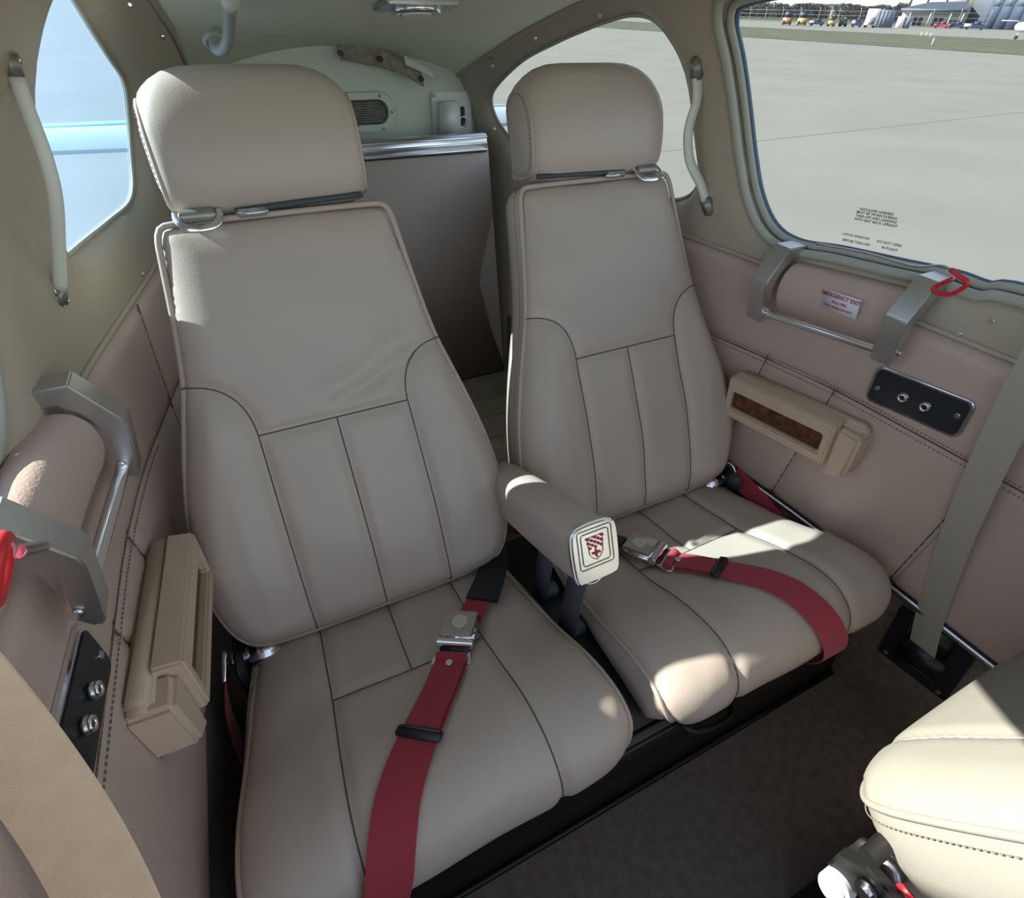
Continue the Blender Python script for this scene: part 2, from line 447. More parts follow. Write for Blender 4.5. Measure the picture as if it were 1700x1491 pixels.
WMAIN_L = ccw(np.array([(y - .125, z) for y, z in WMAIN_S])); WMAIN_S = ccw(WMAIN_S); WREAR_S = ccw(WREAR_S); WLEFT_S = ccw(WLEFT_S)

yb = np.arange(Y0, Y1 + 1e-6, .015)
wall_out = [(y, 0.0) for y in yb] + [(Y1, z) for z in np.arange(.015, float(f1(T_HE, Y1)) - .005, .015)] + \
           [(y, float(f1(T_HE, y))) for y in yb[::-1]] + [(Y0, z) for z in np.arange(.015, float(f1(T_HE, Y0)) - .005, .015)[::-1]]
WALLS = {}
for side, nm in ((1, 'right'), (-1, 'left')):
    WR_ = WREAR_S if side > 0 else WLEFT_S; WM_ = WMAIN_S if side > 0 else WMAIN_L
    wv, wf, _ = cdt(wall_out, .014, [WM_, WR_])
    dm = np.minimum(pdist(wv, WM_, True), pdist(wv, WR_, True))
    q = np.clip(1 - dm / .052, 0, 1)
    flange = .031 * (1 - np.sqrt(np.clip(1 - q * q, 0, 1)))
    x = side * (halfw(side, wv[:, 0], wv[:, 1]) + flange)
    V = np.c_[x, wv[:, 0], wv[:, 1]]
    F = wf[:, ::-1] if side > 0 else wf
    o = mesh('wall_' + nm, V, F, 'trim_vinyl')
    tag(o, 'beige vinyl upper cabin sidewall with window openings on the %s side' % nm, kind='structure')
    WALLS[side] = o
    WL[o.name] = Vector((0, 0, 0))

def wcurve(side, yz, inn): return np.array([wallp(side, y, z, inn) for y, z in yz])
# lower leather side panels, carpet kick panels, seams
def wall_seams(side):
    S = [[(y, STITCH_Z - (.045 * max(0, (y - .45)) if side > 0 else 0)) for y in np.linspace(Y0, 1.0, 40)]]
    for y0, y1, za, zb in ((.575, .60, STITCH_Z, STRIP_Z), (.44, .465, STITCH_Z, STRIP_Z), (.20, .215, STITCH_Z, STRIP_Z), (-.05, -.05, STITCH_Z, STRIP_Z)):
        S.append([(y0 + (y1 - y0) * t, za + (zb - za) * t) for t in np.linspace(0, 1, 10)])
    S.append([(.80 + .10 * t, STRIP_Z + (SHOULDER - STRIP_Z) * t) for t in np.linspace(0, 1, 14)])
    return S
pan_out = [(y, STRIP_Z) for y in np.arange(Y0, 1.44, .012)] + [(1.44, z) for z in np.arange(STRIP_Z + .012, SHOULDER, .012)] + \
          [(y, SHOULDER) for y in np.arange(Y0, 1.44, .012)[::-1]] + [(Y0, z) for z in np.arange(STRIP_Z + .012, SHOULDER - .01, .012)[::-1]]
for side in (1, -1):
    S = wall_seams(side)
    pv, pf, pl = cdt(pan_out, .010)
    d = pdist(pv, pan_out, True); h = .012 * np.sqrt(np.clip(1 - (1 - np.clip(d / .02, 0, 1)) ** 2, 0, 1))
    for s in S: h -= .005 * np.exp(-(pdist(pv, s) / .007) ** 2)
    x = side * (halfw(side, pv[:, 0], pv[:, 1]) - h)
    o = mesh('side_panel', np.c_[x, pv[:, 0], pv[:, 1]], pf[:, ::-1] if side > 0 else pf, 'side_leather', WALLS[side])
    o['label'] = 'stitched tan leather side panel'
    for s in S:
        sweep('seam', [wallp(side, y, z, .0078) for y, z in s], .0011, 'seam_thread', o, seg=6)
    for dz in (.007, -.007):
        V, F = dash_data([wallp(side, y, z + dz, .0115) for y, z in S[0] if y < .78], nrm=(side, 0, 0), wid=.0011)
        st = mesh('stitching', V, F, 'stitch_thread', o, smooth=False); st['kind'] = 'stuff'
    V, F = dash_data([wallp(side, y - .008, z, .0115) for y, z in S[3]], nrm=(side, 0, 0), wid=.0011)
    st = mesh('stitching', V, F, 'stitch_thread', o, smooth=False); st['kind'] = 'stuff'
    ys = np.linspace(Y0, 1.44, 60); zs = (0.0, .09, .18, STRIP_Z)
    V = [wallp(side, y, z, .004) for z in zs for y in ys]; n = 60
    F = [(j * n + i, j * n + i + 1, (j + 1) * n + i + 1, (j + 1) * n + i) for j in range(3) for i in range(n - 1)]
    if side < 0: F = [f[::-1] for f in F]
    o = mesh('kick_carpet', V, [f[::-1] for f in F], 'carpet', WALLS[side]); o['label'] = 'dark carpet on the lower sidewall'
    ys = np.linspace(-.02, .66, 40)
    if side > 0: sweep('trim_strip', [wallp(side, y, STRIP_Z - .004, .009) for y in ys], .0062, 'aluminium', WALLS[side], seg=8, sx=.7, sy=1.1, up=(0, 0, 1))['label'] = 'thin bright aluminium strip'
    if side > 0: sweep('strip_gap', [wallp(side, y, STRIP_Z + .006, .006) for y in ys], .0050, 'black_plastic', WALLS[side], seg=6)
    # upper edge of the leather panel, screws in the trim
    sweep('shoulder_piping', [wallp(side, y, SHOULDER + .004, .002) for y in np.linspace(Y0, 1.4, 60)], .004, 'trim_vinyl', WALLS[side], seg=6)
    for y, z in ((.655, .722), (.30, .745), (.325, .715), (.20, .745), (1.02, 1.045), (1.22, 1.005), (1.42, .945), (1.50, .80), (.98, .72)):
        p = wallp(side, y, z, -.001); a = wallp(side, y, z, .0035)
        cyl('screw', p, a, .0042, 'chrome', WALLS[side], seg=12, bev=.001)

def window(name, yz, side, pm, label, seal):
    w_ = thing(name, label, None, tuple(wallp(side, float(yz[:, 0].mean()), float(yz[:, 1].min()), -.03)), kind='structure')
    v, f, l = cdt(yz, .03)
    V = np.c_[side * (halfw(side, v[:, 0], v[:, 1]) + .030), v[:, 0], v[:, 1]]
    mesh('pane', V, f[:, ::-1] if side > 0 else f, pm, w_)
    c = yz.mean(0)
    if seal:
        def ins(k): 
            T = np.roll(yz, -1, 0) - np.roll(yz, 1, 0); N = np.c_[-T[:, 1], T[:, 0]]; N /= np.linalg.norm(N, axis=1, keepdims=True)
            return yz + N * k
        sweep('frame_rim', wcurve(side, ins(-.010 if side > 0 else -.004), -.004 if side > 0 else -.010), .0075 if side > 0 else .0050, 'seal', w_, seg=8, closed=True)
        sweep('rubber_seal', wcurve(side, ins(.000), -.018), .0060, 'seal', w_, seg=8, closed=True)
        sweep('seal_edge', wcurve(side, ins(.004), -.026), .0035, 'seal_blue', w_, seg=8, closed=True)
    else:
        sweep('frame_rim', wcurve(side, yz, -.027), .0030, 'seal', w_, seg=6, closed=True)
    return w_
win_r = window('window_1', WMAIN_S, 1, 'pane', 'large curved cabin window with placards overlooking the apron', True)
window('window_2', WREAR_S, 1, 'pane', 'rear quarter window behind the far seat headrest', False)
window('window_3', WMAIN_L, -1, 'pane_clear', 'cabin window at the left edge above the left latch handle', True)
window('window_4', WLEFT_S, -1, 'pane_hazy', 'hazy sunlit rear quarter window beside the near headrest', False)

# ------------------------------------------------------------------ ceiling, bulkhead, aft wall
o = grid('ceiling', np.linspace(-1, 1, 41), np.linspace(-.14, Y1, 80), lambda u, y: (u * f1(T_XT, y), y, ceilz(u * f1(T_XT, y), y)), 'headliner', flip=True)
tag(o, 'pale green-grey fabric headliner', kind='structure'); WL[o.name] = Vector((0, 0, 0)); CEIL = o
for side in (1, -1):
    sweep('trim_welt', [(side * (f1(T_XT, y) + .000), y, f1(T_HE, y) - .003) for y in np.linspace(Y0, 1.61, 80)], .0045, 'trim_vinyl', WALLS[side], seg=6)
YB = 1.45
bk = thing('wall_bulkhead', 'tan leather baggage bulkhead panel with an aluminium top rail', None, (0, YB, .072), kind='structure')
fr = ((0, YB, 0), (1, 0, 0), (0, 0, 1), (0, 1, 0))
prism('bulkhead_panel', [(-.39, .073), (.39, .073), (.335, .775), (-.335, .775)], fr, 0, .014, 'bulk_leather', bk, .004)
prism('top_rail', [(-.330, .757), (.330, .757), (.328, .800), (-.328, .800)], fr, -.006, .022, 'aluminium', bk, .002)
for z in (.764, .779, .793): sweep('rail_ridge', [(x, YB - .006, z) for x in np.linspace(-.328, .328, 4)], .0030, 'aluminium', bk, seg=8)
zt = np.linspace(0, float(f1(T_HE, Y1)), 30)
sec = [(float(halfw(1, Y1, z)), z) for z in zt] + [(x, float(ceilz(x, Y1))) for x in np.linspace(.30, -.30, 15)] + [(-float(halfw(-1, Y1, z)), z) for z in zt[::-1]]
V = [(a * 1.02, Y1 - .016, b + (.006 if b > .5 else 0)) for a, b in sec]
YA = Y1 - .016
aw = mesh('wall_aft', V, [tuple(range(len(V)))], 'aft_paint', smooth=False); tag(aw, 'pale green painted aft cabin bulkhead', kind='structure')

# unseen panel and firewall stand-in, added to cut light entering from the front
V = [(-.56, Y0, 0), (.565, Y0, 0), (.565, Y0, .46), (.3, Y0, .50), (-.3, Y0, .50), (-.56, Y0, .46)]
pw = mesh('wall_light_block', V, [tuple(range(6))], 'dark_grey', smooth=False); tag(pw, 'dark unseen wall added ahead of the camera to cut the front light', kind='structure')

# oval vent, latch box and worn strip on the aft bulkhead
def aft(px, py, y=YA - .004): return on_y(px, py, y)
vt = thing('air_vent', 'oval return air vent in the aft bulkhead behind the near headrest', 'vent', (.06, YA - .003, .795))
vo = np.array(roundrect(.165, .088, .040, 10)); vi = np.array(roundrect(.125, .054, .026, 10)); O = np.array((.052, YA - .003, .838))
V = [O + (a, 0, b) for a, b in vo] + [O + (a * .98, -.008, b * .97) for a, b in vo] + [O + (a * 1.04, -.008, b * 1.04) for a, b in vi] + [O + (a, -.001, b) for a, b in vi]
n = len(vo); F = [(r * n + i, r * n + (i + 1) % n, (r + 1) * n + (i + 1) % n, (r + 1) * n + i) for r in range(3) for i in range(n)]
mesh('vent_frame', V, F, 'aft_paint', vt, auto=.5)
V = [O + (a, -.002, b) for a, b in vi]; mesh('vent_backing', V, [tuple(range(n))], 'dark_grey', vt, smooth=False)
for k in range(9): box('vent_slat', O + (0, -.004, -.020 + k * .005), (.112 if 1 < k < 7 else .094, .003, .002), 'burlap', vt, bev=0)
for a, b in ((.073, .0), (-.073, 0), (.045, .036), (.045, -.036), (-.045, .036), (-.045, -.036)):
    cyl('screw', O + (a, -.006, b), O + (a, -.0105, b), .0035, 'chrome', vt, seg=10)
c = aft(750, 187); lb = thing('latch_box', 'white moulded latch housing at the right end of the aft bulkhead', 'housing', (c[0], YA - .003, c[2] - .05))
prism('back_plate', roundrect(.115, .10, .008, 3), ((c[0], YA - .003, c[2]), (1, 0, 0), (0, 0, 1), (0, 1, 0)), -.005, 0, 'white_paint', lb, .002)
prism('cover', [(-.048, -.048), (.012, -.048), (.012, .030), (-.040, .030)], ((c[0], YA - .008, c[2]), (1, 0, 0), (0, 0, 1), (0, 1, 0)), -.035, 0, 'white_paint', lb, .006)
prism('slot', roundrect(.016, .045, .007, 4), ((c[0] + .028, YA - .008, c[2] - .008), (1, 0, .25), (0, 0, 1), (0, 1, 0)), -.002, 0, 'black_plastic', lb, 0)
sweep('latch_ring', [(c[0] + .028 + .012 * math.cos(t), YA - .016, c[2] - .022 + .014 * math.sin(t)) for t in np.linspace(0, 6.28, 18)[:-1]], .002, 'chrome', lb, seg=6, closed=True)
for a in (-.05, .05): cyl('screw', (c[0] + a, YA - .006, c[2] + .042), (c[0] + a, YA - .0105, c[2] + .042), .0035, 'chrome', lb, seg=10)
st = thing('trim_strip_worn', 'worn mottled trim strip along the headliner edge above the bulkhead', 'trim strip', (.12, YA - .02, .93))
pth = [on_y(px, py, 1.575) for px, py in ((562, 80), (600, 88), (640, 97), (672, 110), (700, 127))]
pth = catmull(pth, 4)
ribbon('strip', pth, [(0, .5, .87)] * len(pth), .045, .004, 'burlap', st)
for px, py in ((566, 88), (632, 98), (700, 131)):
    c = on_y(px, py, 1.560); cyl('hole', c, c + (0, .012, 0), .0065, 'black_plastic', st, seg=12)
p = [on_y(px, py, 1.567) for px, py in ((672, 100), (700, 113), (718, 124))]
ribbon('white_tab', catmull(p, 3), [(0, .5, .87)] * 7, .018, .004, 'white_paint', st)

# ceiling lamp
cl = on_y(690, 4, .93); cz = float(ceilz(cl[0], .93))
lampo = thing('ceiling_light', 'square bezel reading light set in the headliner', 'light', (cl[0], .93, cz))
sl_ = (f1(T_HC, 1.0) - f1(T_HC, .86)) / .14
B_ = unit((0, 1, sl_)); N_ = unit(np.cross((1, 0, 0), B_)); Oc = np.array((cl[0], .93, cz - .001))
prism('bezel', roundrect(.105, .085, .006, 2), (Oc, (1, 0, 0), B_, -N_), 0, .006, 'brushed_steel', lampo, .002)
ring = [(.030 * math.cos(t), .030 * math.sin(t)) for t in np.linspace(0, 2 * math.pi, 28)[:-1]]
sweep('lamp_ring', [Oc + a * np.array((1, 0, 0)) + b * B_ - N_ * .008 for a, b in ring], .005, 'chrome', lampo, seg=8, closed=True)
cyl('lens', Oc - N_ * .005, Oc - N_ * .014, .024, 'white_plastic', lampo, bev=.003)
# hanging hook tube on the left of the headliner
hk = thing('coat_hook', 'grey curved hook tube hanging from the headliner', 'hook', (-.27, 1.0, 1.04))
hp = [(383, -60, .80), (382, -10, .86), (381, 30, .93), (379, 60, .98), (372, 80, 1.01), (360, 82, 1.03), (356, 68, 1.05), (362, 52, 1.075)]
hp = catmull([on_y(a, b, c) for a, b, c in hp], 6)
sweep('hook_tube', hp, .0075, 'grey_tube', hk, seg=10)
sweep('sleeve', hp[2:9], .0105, 'strap_tube', hk, seg=12)
c = on_y(357, 68, 1.06); c[2] = min(c[2], float(ceilz(c[0], 1.07)) - .002)
sweep('grommet', [c + .013 * (math.cos(t) * np.array((1, 0, 0)) + math.sin(t) * np.array((0, .75, -.65))) for t in np.linspace(0, 6.283, 20)[:-1]], .004, 'grey_tube', hk, seg=8, closed=True)

# ------------------------------------------------------------------ assist straps on the window posts
def strap(side, px, label):
    P = [hitwall(side, a, b, inn) for a, b, inn in px]
    t = thing('assist_strap', label, 'strap', tuple(P[-1]), 'assist straps on the window posts')
    C = resample(catmull(P, 8), .008)
    sweep('strap_tube', C, .0085 if side > 0 else .0060, 'strap_tube', t, seg=10, sx=.7, sy=1.1, up=(side, 0, 0.15))
    for i, j in ((0, 4), (-1, -5)):
        d = unit(C[i] - C[j]); inw = np.array((-side, 0, 0.0)); nn = unit(inw - d * (inw @ d)); s = np.cross(d, nn)
        kq = 1.0 if side > 0 else .75
        box('end_cap', C[i] + d * .008, (.034 * kq, .020 * kq, .018 * kq), 'strap_end', t, .004, ax=d, ay=s, az=nn)
        cyl('screw', C[i] + d * .012 + nn * .006, C[i] + d * .012 + nn * .0105 * kq, .004 * kq, 'chrome', t, seg=12)
strap(1, [(1157, 122, .004), (1157, 165, .012), (1143, 215, .030), (1145, 265, .030), (1163, 305, .014), (1173, 335, .004)], 'pale tube assist strap on the post between the right windows')
strap(-1, [(26, 125, .004), (45, 180, .014), (75, 260, .028), (92, 330, .030), (97, 410, .018), (100, 480, .004)], 'pale tube assist strap crossing the left rear window')

# ------------------------------------------------------------------ rear seats
BO = np.array((0, .563, .312)); BV = np.array((0, .460, .888)); BN = np.array((0, -.888, .460))
def halfprofile(pts, n=6):
    """right-hand outline (u,v) from bottom centre to top centre -> closed symmetric outline"""
    R = catmull(pts, n); L = R[::-1].copy(); L[:, 0] *= -1
    return ccw(resample(np.vstack([R, L[1:-1]]), .008, True))
BACK = halfprofile([(0, -.030), (.10, -.030), (.175, -.026), (.208, -.012), (.226, .02), (.236, .07), (.237, .12), (.228, .19), (.212, .26), (.192, .33), (.178, .38), (.166, .45),
                    (.156, .53), (.152, .560), (.147, .572), (.137, .578), (.07, .579), (0, .579)])
def bez(p0, p1, p2, n=14):
    t = np.linspace(0, 1, n)[:, None]; return (1 - t) ** 2 * np.array(p0) + 2 * t * (1 - t) * np.array(p1) + t * t * np.array(p2)
BSEAM = [[(-.108, .292), (.108, .292)], [(0, .292), (0, -.03)]]
for s in (1, -1):
    arc = np.vstack([[(s * .112, -.030)], [(s * .110, .14)], [(s * .108, .292)], bez((s * .108, .292), (s * .110, .372), (s * .182, .375))[1:]])
    BSEAM.append(arc)
CPROF = catmull([(.620, .252), (.570, .252), (.52, .262), (.47, .275), (.404, .291), (.35, .312), (.302, .333), (.262, .345), (.230, .346), (.207, .336), (.194, .320), (.189, .302), (.193, .285), (.205, .272)], 8)
CPROF = resample(CPROF, .004); CS = np.r_[0, np.cumsum(np.linalg.norm(np.diff(CPROF, axis=0), axis=1))]
CT = np.gradient(CPROF, axis=0); CT /= np.linalg.norm(CT, axis=1, keepdims=True)
CN = np.c_[-CT[:, 1], CT[:, 0]]; CN *= -1        # outward (up) normal in y,z
if CN[len(CN) // 3, 1] < 0: CN *= -1
SMAX = CS[-1]
def cpt(u, s, h, xc):
    y = np.interp(s, CS, CPROF[:, 0]); z = np.interp(s, CS, CPROF[:, 1])
    ny = np.interp(s, CS, CN[:, 0]); nz = np.interp(s, CS, CN[:, 1]); L = np.sqrt(ny * ny + nz * nz)
    return np.c_[xc + u, y + h * ny / L, z + h * nz / L]
s_of_y = lambda y: np.interp(-y, -CPROF[:60 if False else len(CPROF), 0][:np.argmin(CPROF[:, 0]) + 1], CS[:np.argmin(CPROF[:, 0]) + 1])
s_cross = float(s_of_y(.404))
CUSH = halfprofile([(0, 0), (.12, 0), (.18, .004), (.20, .03), (.208, .08), (.218, .15), (.226, .24), (.232, .33), (.234, SMAX - .085), (.231, SMAX - .06), (.220, SMAX - .034), (.198, SMAX - .012), (.15, SMAX - .003), (0, SMAX)])
CSEAM = [[(-.113, s_cross), (.113, s_cross)], [(0, 0), (0, s_cross)], [(-.110, 0), (-.113, s_cross), (-.118, SMAX)], [(.110, 0), (.113, s_cross), (.118, SMAX)]]
def hfun(P, outline, seams, r, hmax, gd=.006, gw=.009):
    d = pdist(P, outline, True); h = hmax * np.sqrt(np.clip(1 - (1 - np.clip(d / r, 0, 1)) ** 2, 0, 1))
    ds = np.full(len(P), 1.0)
    for s in seams:
        s = np.asarray(s, float); q = pdist(P, s); ds = np.minimum(ds, q)
    return h + .006 * np.clip(d / .1, 0, 1) - gd * np.exp(-(ds / gw) ** 2) * np.clip(d / .02, 0.3, 1) , d
def seat(xc, label):
    t = thing('passenger_seat', label, 'seat', (xc, .40, .235), 'rear passenger seats')
    # --- backrest
    v, f, loops = cdt(BACK, .0065)
    h, d = hfun(v, BACK, BSEAM, .045, .022)
    bol = np.clip((np.abs(v[:, 0]) - .112) / .05, 0, 1) * np.clip((.37 - v[:, 1]) / .06, 0, 1)
    h = h + .012 * bol * np.clip(d / .03, 0, 1) - .010 * np.clip((v[:, 1] - .45) / .1, 0, 1) + .012 * np.exp(-((v[:, 1] - .13) / .12) ** 2)
    h += .0015 * np.sin(v[:, 0] * 37 + v[:, 1] * 21 + xc * 9) * np.sin(v[:, 1] * 29 + 1)
    if xc < 0:
        h -= .0035 * np.exp(-(pdist(v, [(.0, .312), (.06, .330), (.125, .362)]) / .010) ** 2); h += .003 * np.exp(-(pdist(v, [(.0, .335), (.05, .352), (.11, .385)]) / .014) ** 2)
    def bp(u, w_, hh): return np.array((xc, 0, 0)) + BO + np.outer(u, (1, 0, 0)) + np.outer(w_, BV) + np.outer(hh, BN)
    top = bp(v[:, 0], v[:, 1], h)
    L = loops[0]; bo = v[L]; Tn = np.roll(bo, -1, 0) - np.roll(bo, 1, 0); Nn = np.c_[Tn[:, 1], -Tn[:, 0]]; Nn /= np.linalg.norm(Nn, axis=1, keepdims=True)
    V = list(top); F = [tuple(q) for q in f]; prev = list(L); depth = [.02, .040, .060]; bul = [.005, .005, 0.0]
    for dd, bb in zip(depth, bul):
        o = len(V); q = bo + Nn * bb; V += list(bp(q[:, 0], q[:, 1], -dd * np.ones(len(q)))); cur = list(range(o, o + len(q)))
        F += [(prev[i], cur[i], cur[(i + 1) % len(cur)], prev[(i + 1) % len(cur)]) for i in range(len(cur))]; prev = cur
    F.append(tuple(reversed(prev)))
    b = mesh('backrest', V, F, 'leather', t)
    for s in BSEAM:
        s = resample(s, .008); hs = np.zeros(len(s)); hh, _ = hfun(s, BACK, BSEAM, .045, .022)
        dd = pdist(s, BACK, True); bl = np.clip((np.abs(s[:, 0]) - .112) / .05, 0, 1) * np.clip((.37 - s[:, 1]) / .06, 0, 1)
        hh = hh + .012 * bl * np.clip(dd / .03, 0, 1) - .010 * np.clip((s[:, 1] - .45) / .1, 0, 1) + .012 * np.exp(-((s[:, 1] - .13) / .12) ** 2)
        hh += .0015 * np.sin(s[:, 0] * 37 + s[:, 1] * 21 + xc * 9) * np.sin(s[:, 1] * 29 + 1)
        sweep('seam', bp(s[:, 0], s[:, 1], hh + .0006), .0010, 'seam_thread', b, seg=6)
    sweep('piping', bp(bo[:, 0] + Nn[:, 0] * .001, bo[:, 1] + Nn[:, 1] * .001, np.zeros(len(bo)) + .001), .0042, 'piping', b, seg=8, closed=True)
    q = BACK + 0; q = ccw(q)
    V, F = dash_data(bp(bo[:, 0] + Nn[:, 0] * .0058, bo[:, 1] + Nn[:, 1] * .0058, np.full(len(bo), -.013)), nrm=(1, 0, 0), wid=.0009)
    st = mesh('stitching', V, F, 'stitch_thread', b, smooth=False); st['kind'] = 'stuff'
    # --- cushion
    v, f, loops = cdt(CUSH, .0065)
    h, d = hfun(v, CUSH, CSEAM, .05, .020)
    h += .0015 * np.sin(v[:, 0] * 33 + v[:, 1] * 25 + xc * 7) * np.sin(v[:, 1] * 31)
    h -= .008 * np.exp(-((v[:, 0]) / .12) ** 2) * np.exp(-((v[:, 1] - .17) / .1) ** 2)
    top = cpt(v[:, 0], v[:, 1], h, xc)
    bot = np.c_[top[:, 0], np.maximum(cpt(v[:, 0], v[:, 1], 0 * h, xc)[:, 1], .215), np.full(len(v), .264)]
    base = cpt(v[:, 0], v[:, 1], 0 * h, xc)
    L = loops[0]; bo = v[L]; Tn = np.roll(bo, -1, 0) - np.roll(bo, 1, 0); Nn = np.c_[Tn[:, 1], -Tn[:, 0]]; Nn /= np.linalg.norm(Nn, axis=1, keepdims=True)
    V = list(top); F = [tuple(q) for q in f]; prev = list(L)
    for k, bb in ((.35, .010), (.7, .010), (1.0, 0.0)):
        o = len(V); P = base[L] * (1 - k) + bot[L] * k; P = P + np.c_[Nn[:, 0] * bb, 0 * bb * Nn[:, 0], 0 * Nn[:, 0]]
        V += list(P); cur = list(range(o, o + len(P)))
        F += [(prev[i], cur[i], cur[(i + 1) % len(cur)], prev[(i + 1) % len(cur)]) for i in range(len(cur))]; prev = cur
    c = mesh('cushion', V, F, 'leather', t)
    me = c.data; bm = bmesh.new(); bm.from_mesh(me); bmesh.ops.recalc_face_normals(bm, faces=bm.faces); bm.to_mesh(me); bm.free()
    for s in CSEAM:
        s = resample(s, .008); hh, _ = hfun(s, CUSH, CSEAM, .05, .020)
        hh += .0015 * np.sin(s[:, 0] * 33 + s[:, 1] * 25 + xc * 7) * np.sin(s[:, 1] * 31)
        hh -= .008 * np.exp(-((s[:, 0]) / .12) ** 2) * np.exp(-((s[:, 1] - .17) / .1) ** 2)
        sweep('seam', cpt(s[:, 0], s[:, 1], hh + .0006, xc), .0010, 'seam_thread', c, seg=6)
    sweep('piping', cpt(bo[:, 0] + Nn[:, 0] * .001, bo[:, 1] + Nn[:, 1] * .001, np.zeros(len(bo)) + .001, xc), .0036, 'piping', c, seg=8, closed=True)
    # --- headrest: side profile (n forward, v up) lofted across the width
    HV = unit((0, .30, .954)); HN = np.array((0, -HV[2], HV[1])); HO = np.array((xc + (.007 if xc > 0 else 0), 0, 0)) + BO + BV * (.592 if xc < 0 else .588) + BN * -.030
    prof = ccw(resample(catmull([(.030, .004), (.046, .03), (.052, .075), (.046, .120), (.028, .158), (-.006, .173), (-.042, .166), (-.060, .138), (-.062, .08), (-.060, .02), (-.045, .000), (0, -.004)], 8, True), .007, True))
    Tn = np.roll(prof, -1, 0) - np.roll(prof, 1, 0); Nn = np.c_[Tn[:, 1], -Tn[:, 0]]; Nn /= np.linalg.norm(Nn, axis=1, keepdims=True)
    W = .127; us = np.r_[-W, -W + .004, -W + .010, -W + .020, -W + .035, -W + .055, np.linspace(-W + .08, W - .08, 9), W - .055, W - .035, W - .020, W - .010, W - .004, W]
    V = []; F = []; n = len(prof)
    topw = np.clip((prof[:, 1] - .09) / .07, 0, 1)
    for u in us:
        e = W - abs(u); ins = .016 * (1 - math.sqrt(max(0, 1 - (1 - min(e / .05, 1)) ** 2)))
        q = prof - Nn * ins
        q = q.copy(); q[:, 1] -= topw * .020 * (max(0, 1 - e / .075) ** 2)
        V += [HO + np.array((u, 0, 0)) + a * HN + b_ * HV for a, b_ in q]
    for i in range(len(us) - 1):
        F += [(i * n + k, i * n + (k + 1) % n, (i + 1) * n + (k + 1) % n, (i + 1) * n + k) for k in range(n)]
    for end, sg in ((0, -1), (len(us) - 1, 1)):
        ring = list(range(end * n, end * n + n)); cen = np.mean([V[i] for i in ring], axis=0)
        r1 = len(V); V += [cen + (np.array(V[i]) - cen) * .6 + np.array((sg * .007, 0, 0)) for i in ring]
        cc = len(V); V.append(cen + np.array((sg * .009, 0, 0)))
        for k in range(n):
            F.append((ring[k], ring[(k + 1) % n], r1 + (k + 1) % n, r1 + k)); F.append((r1 + k, r1 + (k + 1) % n, cc))
    hd = mesh('headrest', V, F, 'leather', t)
    me = hd.data; bm = bmesh.new(); bm.from_mesh(me); bmesh.ops.recalc_face_normals(bm, faces=bm.faces); bm.to_mesh(me); bm.free()
    for sg in (1, -1):
        i = 0 if sg < 0 else len(us) - 1
        sweep('piping', [V[i * n + k] for k in range(n)], .0030, 'piping', hd, seg=8, closed=True)
        q = prof - Nn * .014; q = q.copy(); q[:, 1] -= topw * .020
        SV, SF = dash_data([HO + np.array((sg * (W + .0045), 0, 0)) + a * HN + b_ * HV for a, b_ in q * np.array((.86, .90)) + np.array((0, .008))], nrm=(0, 0, 1), wid=.0009)
        st = mesh('stitching', SV, SF, 'stitch_thread', hd, smooth=False); st['kind'] = 'stuff'
    for sg in (-.06, .06):
        p0 = np.array((xc + sg, 0, 0)) + BO + BV * .54 - BN * .035; cyl('headrest_post', p0, p0 + BV * .075, .006, 'chrome', t, seg=14)
    # chrome harness guide at the outer shoulder
    so_ = -1 if xc < 0 else 1
    g = np.array((xc + so_ * .098, 0, 0)) + BO + BV * .586 + BN * .006
    gd = cyl('guide_roller', g - np.array((.021, 0, 0)), g + np.array((.021, 0, 0)), .0085, 'strap_end', t, seg=16, bev=.002)
    lp = [g + np.array((-.025, 0, 0)) + BV * .006, g + np.array((-.025, 0, 0)) - BV * .006 + BN * .010, g + np.array((-.017, 0, 0)) - BV * .017 + BN * .016, g - BV * .020 + BN * .018,
          g + np.array((.017, 0, 0)) - BV * .017 + BN * .016, g + np.array((.025, 0, 0)) - BV * .006 + BN * .010, g + np.array((.025, 0, 0)) + BV * .006]
    sweep('guide_loop', catmull(lp, 6), .0028, 'chrome', t, seg=8, sx=1.6, sy=.6, up=BN)
    q = g - np.array((so_ * .045, 0, 0)); rod = [q, q - np.array((so_ * .09, 0, 0)) + BV * .004, q - np.array((so_ * .17, 0, 0)) + BV * .006]
    sweep('guide_rod', rod, .0040, 'dark_grey', t, seg=8)
    box('guide_clip', rod[0] - np.array((so_ * .02, 0, 0)) - BV * .003 + BN * .002, (.040, .012, .010), 'aluminium', t, .003)
    # hinge lug at the outer back corner
    hx = xc + so_ * .228
    box('hinge_plate', (hx, .545, .262), (.010, .07, .085), 'black_metal', t, .004)
    cyl('hinge_bolt', (hx - .012, .555, .275), (hx + .014, .555, .275), .012, 'chrome', t, bev=.002)
    box('hinge_bracket', (xc + so_ * .195, .552, .268), (.045, .03, .035), 'chrome', t, .004)
    return t
seatL = seat(-.257, 'beige leather passenger seat nearest the camera beside the left wall')
seatR = seat(.263, 'beige leather passenger seat farther away beside the right wall')

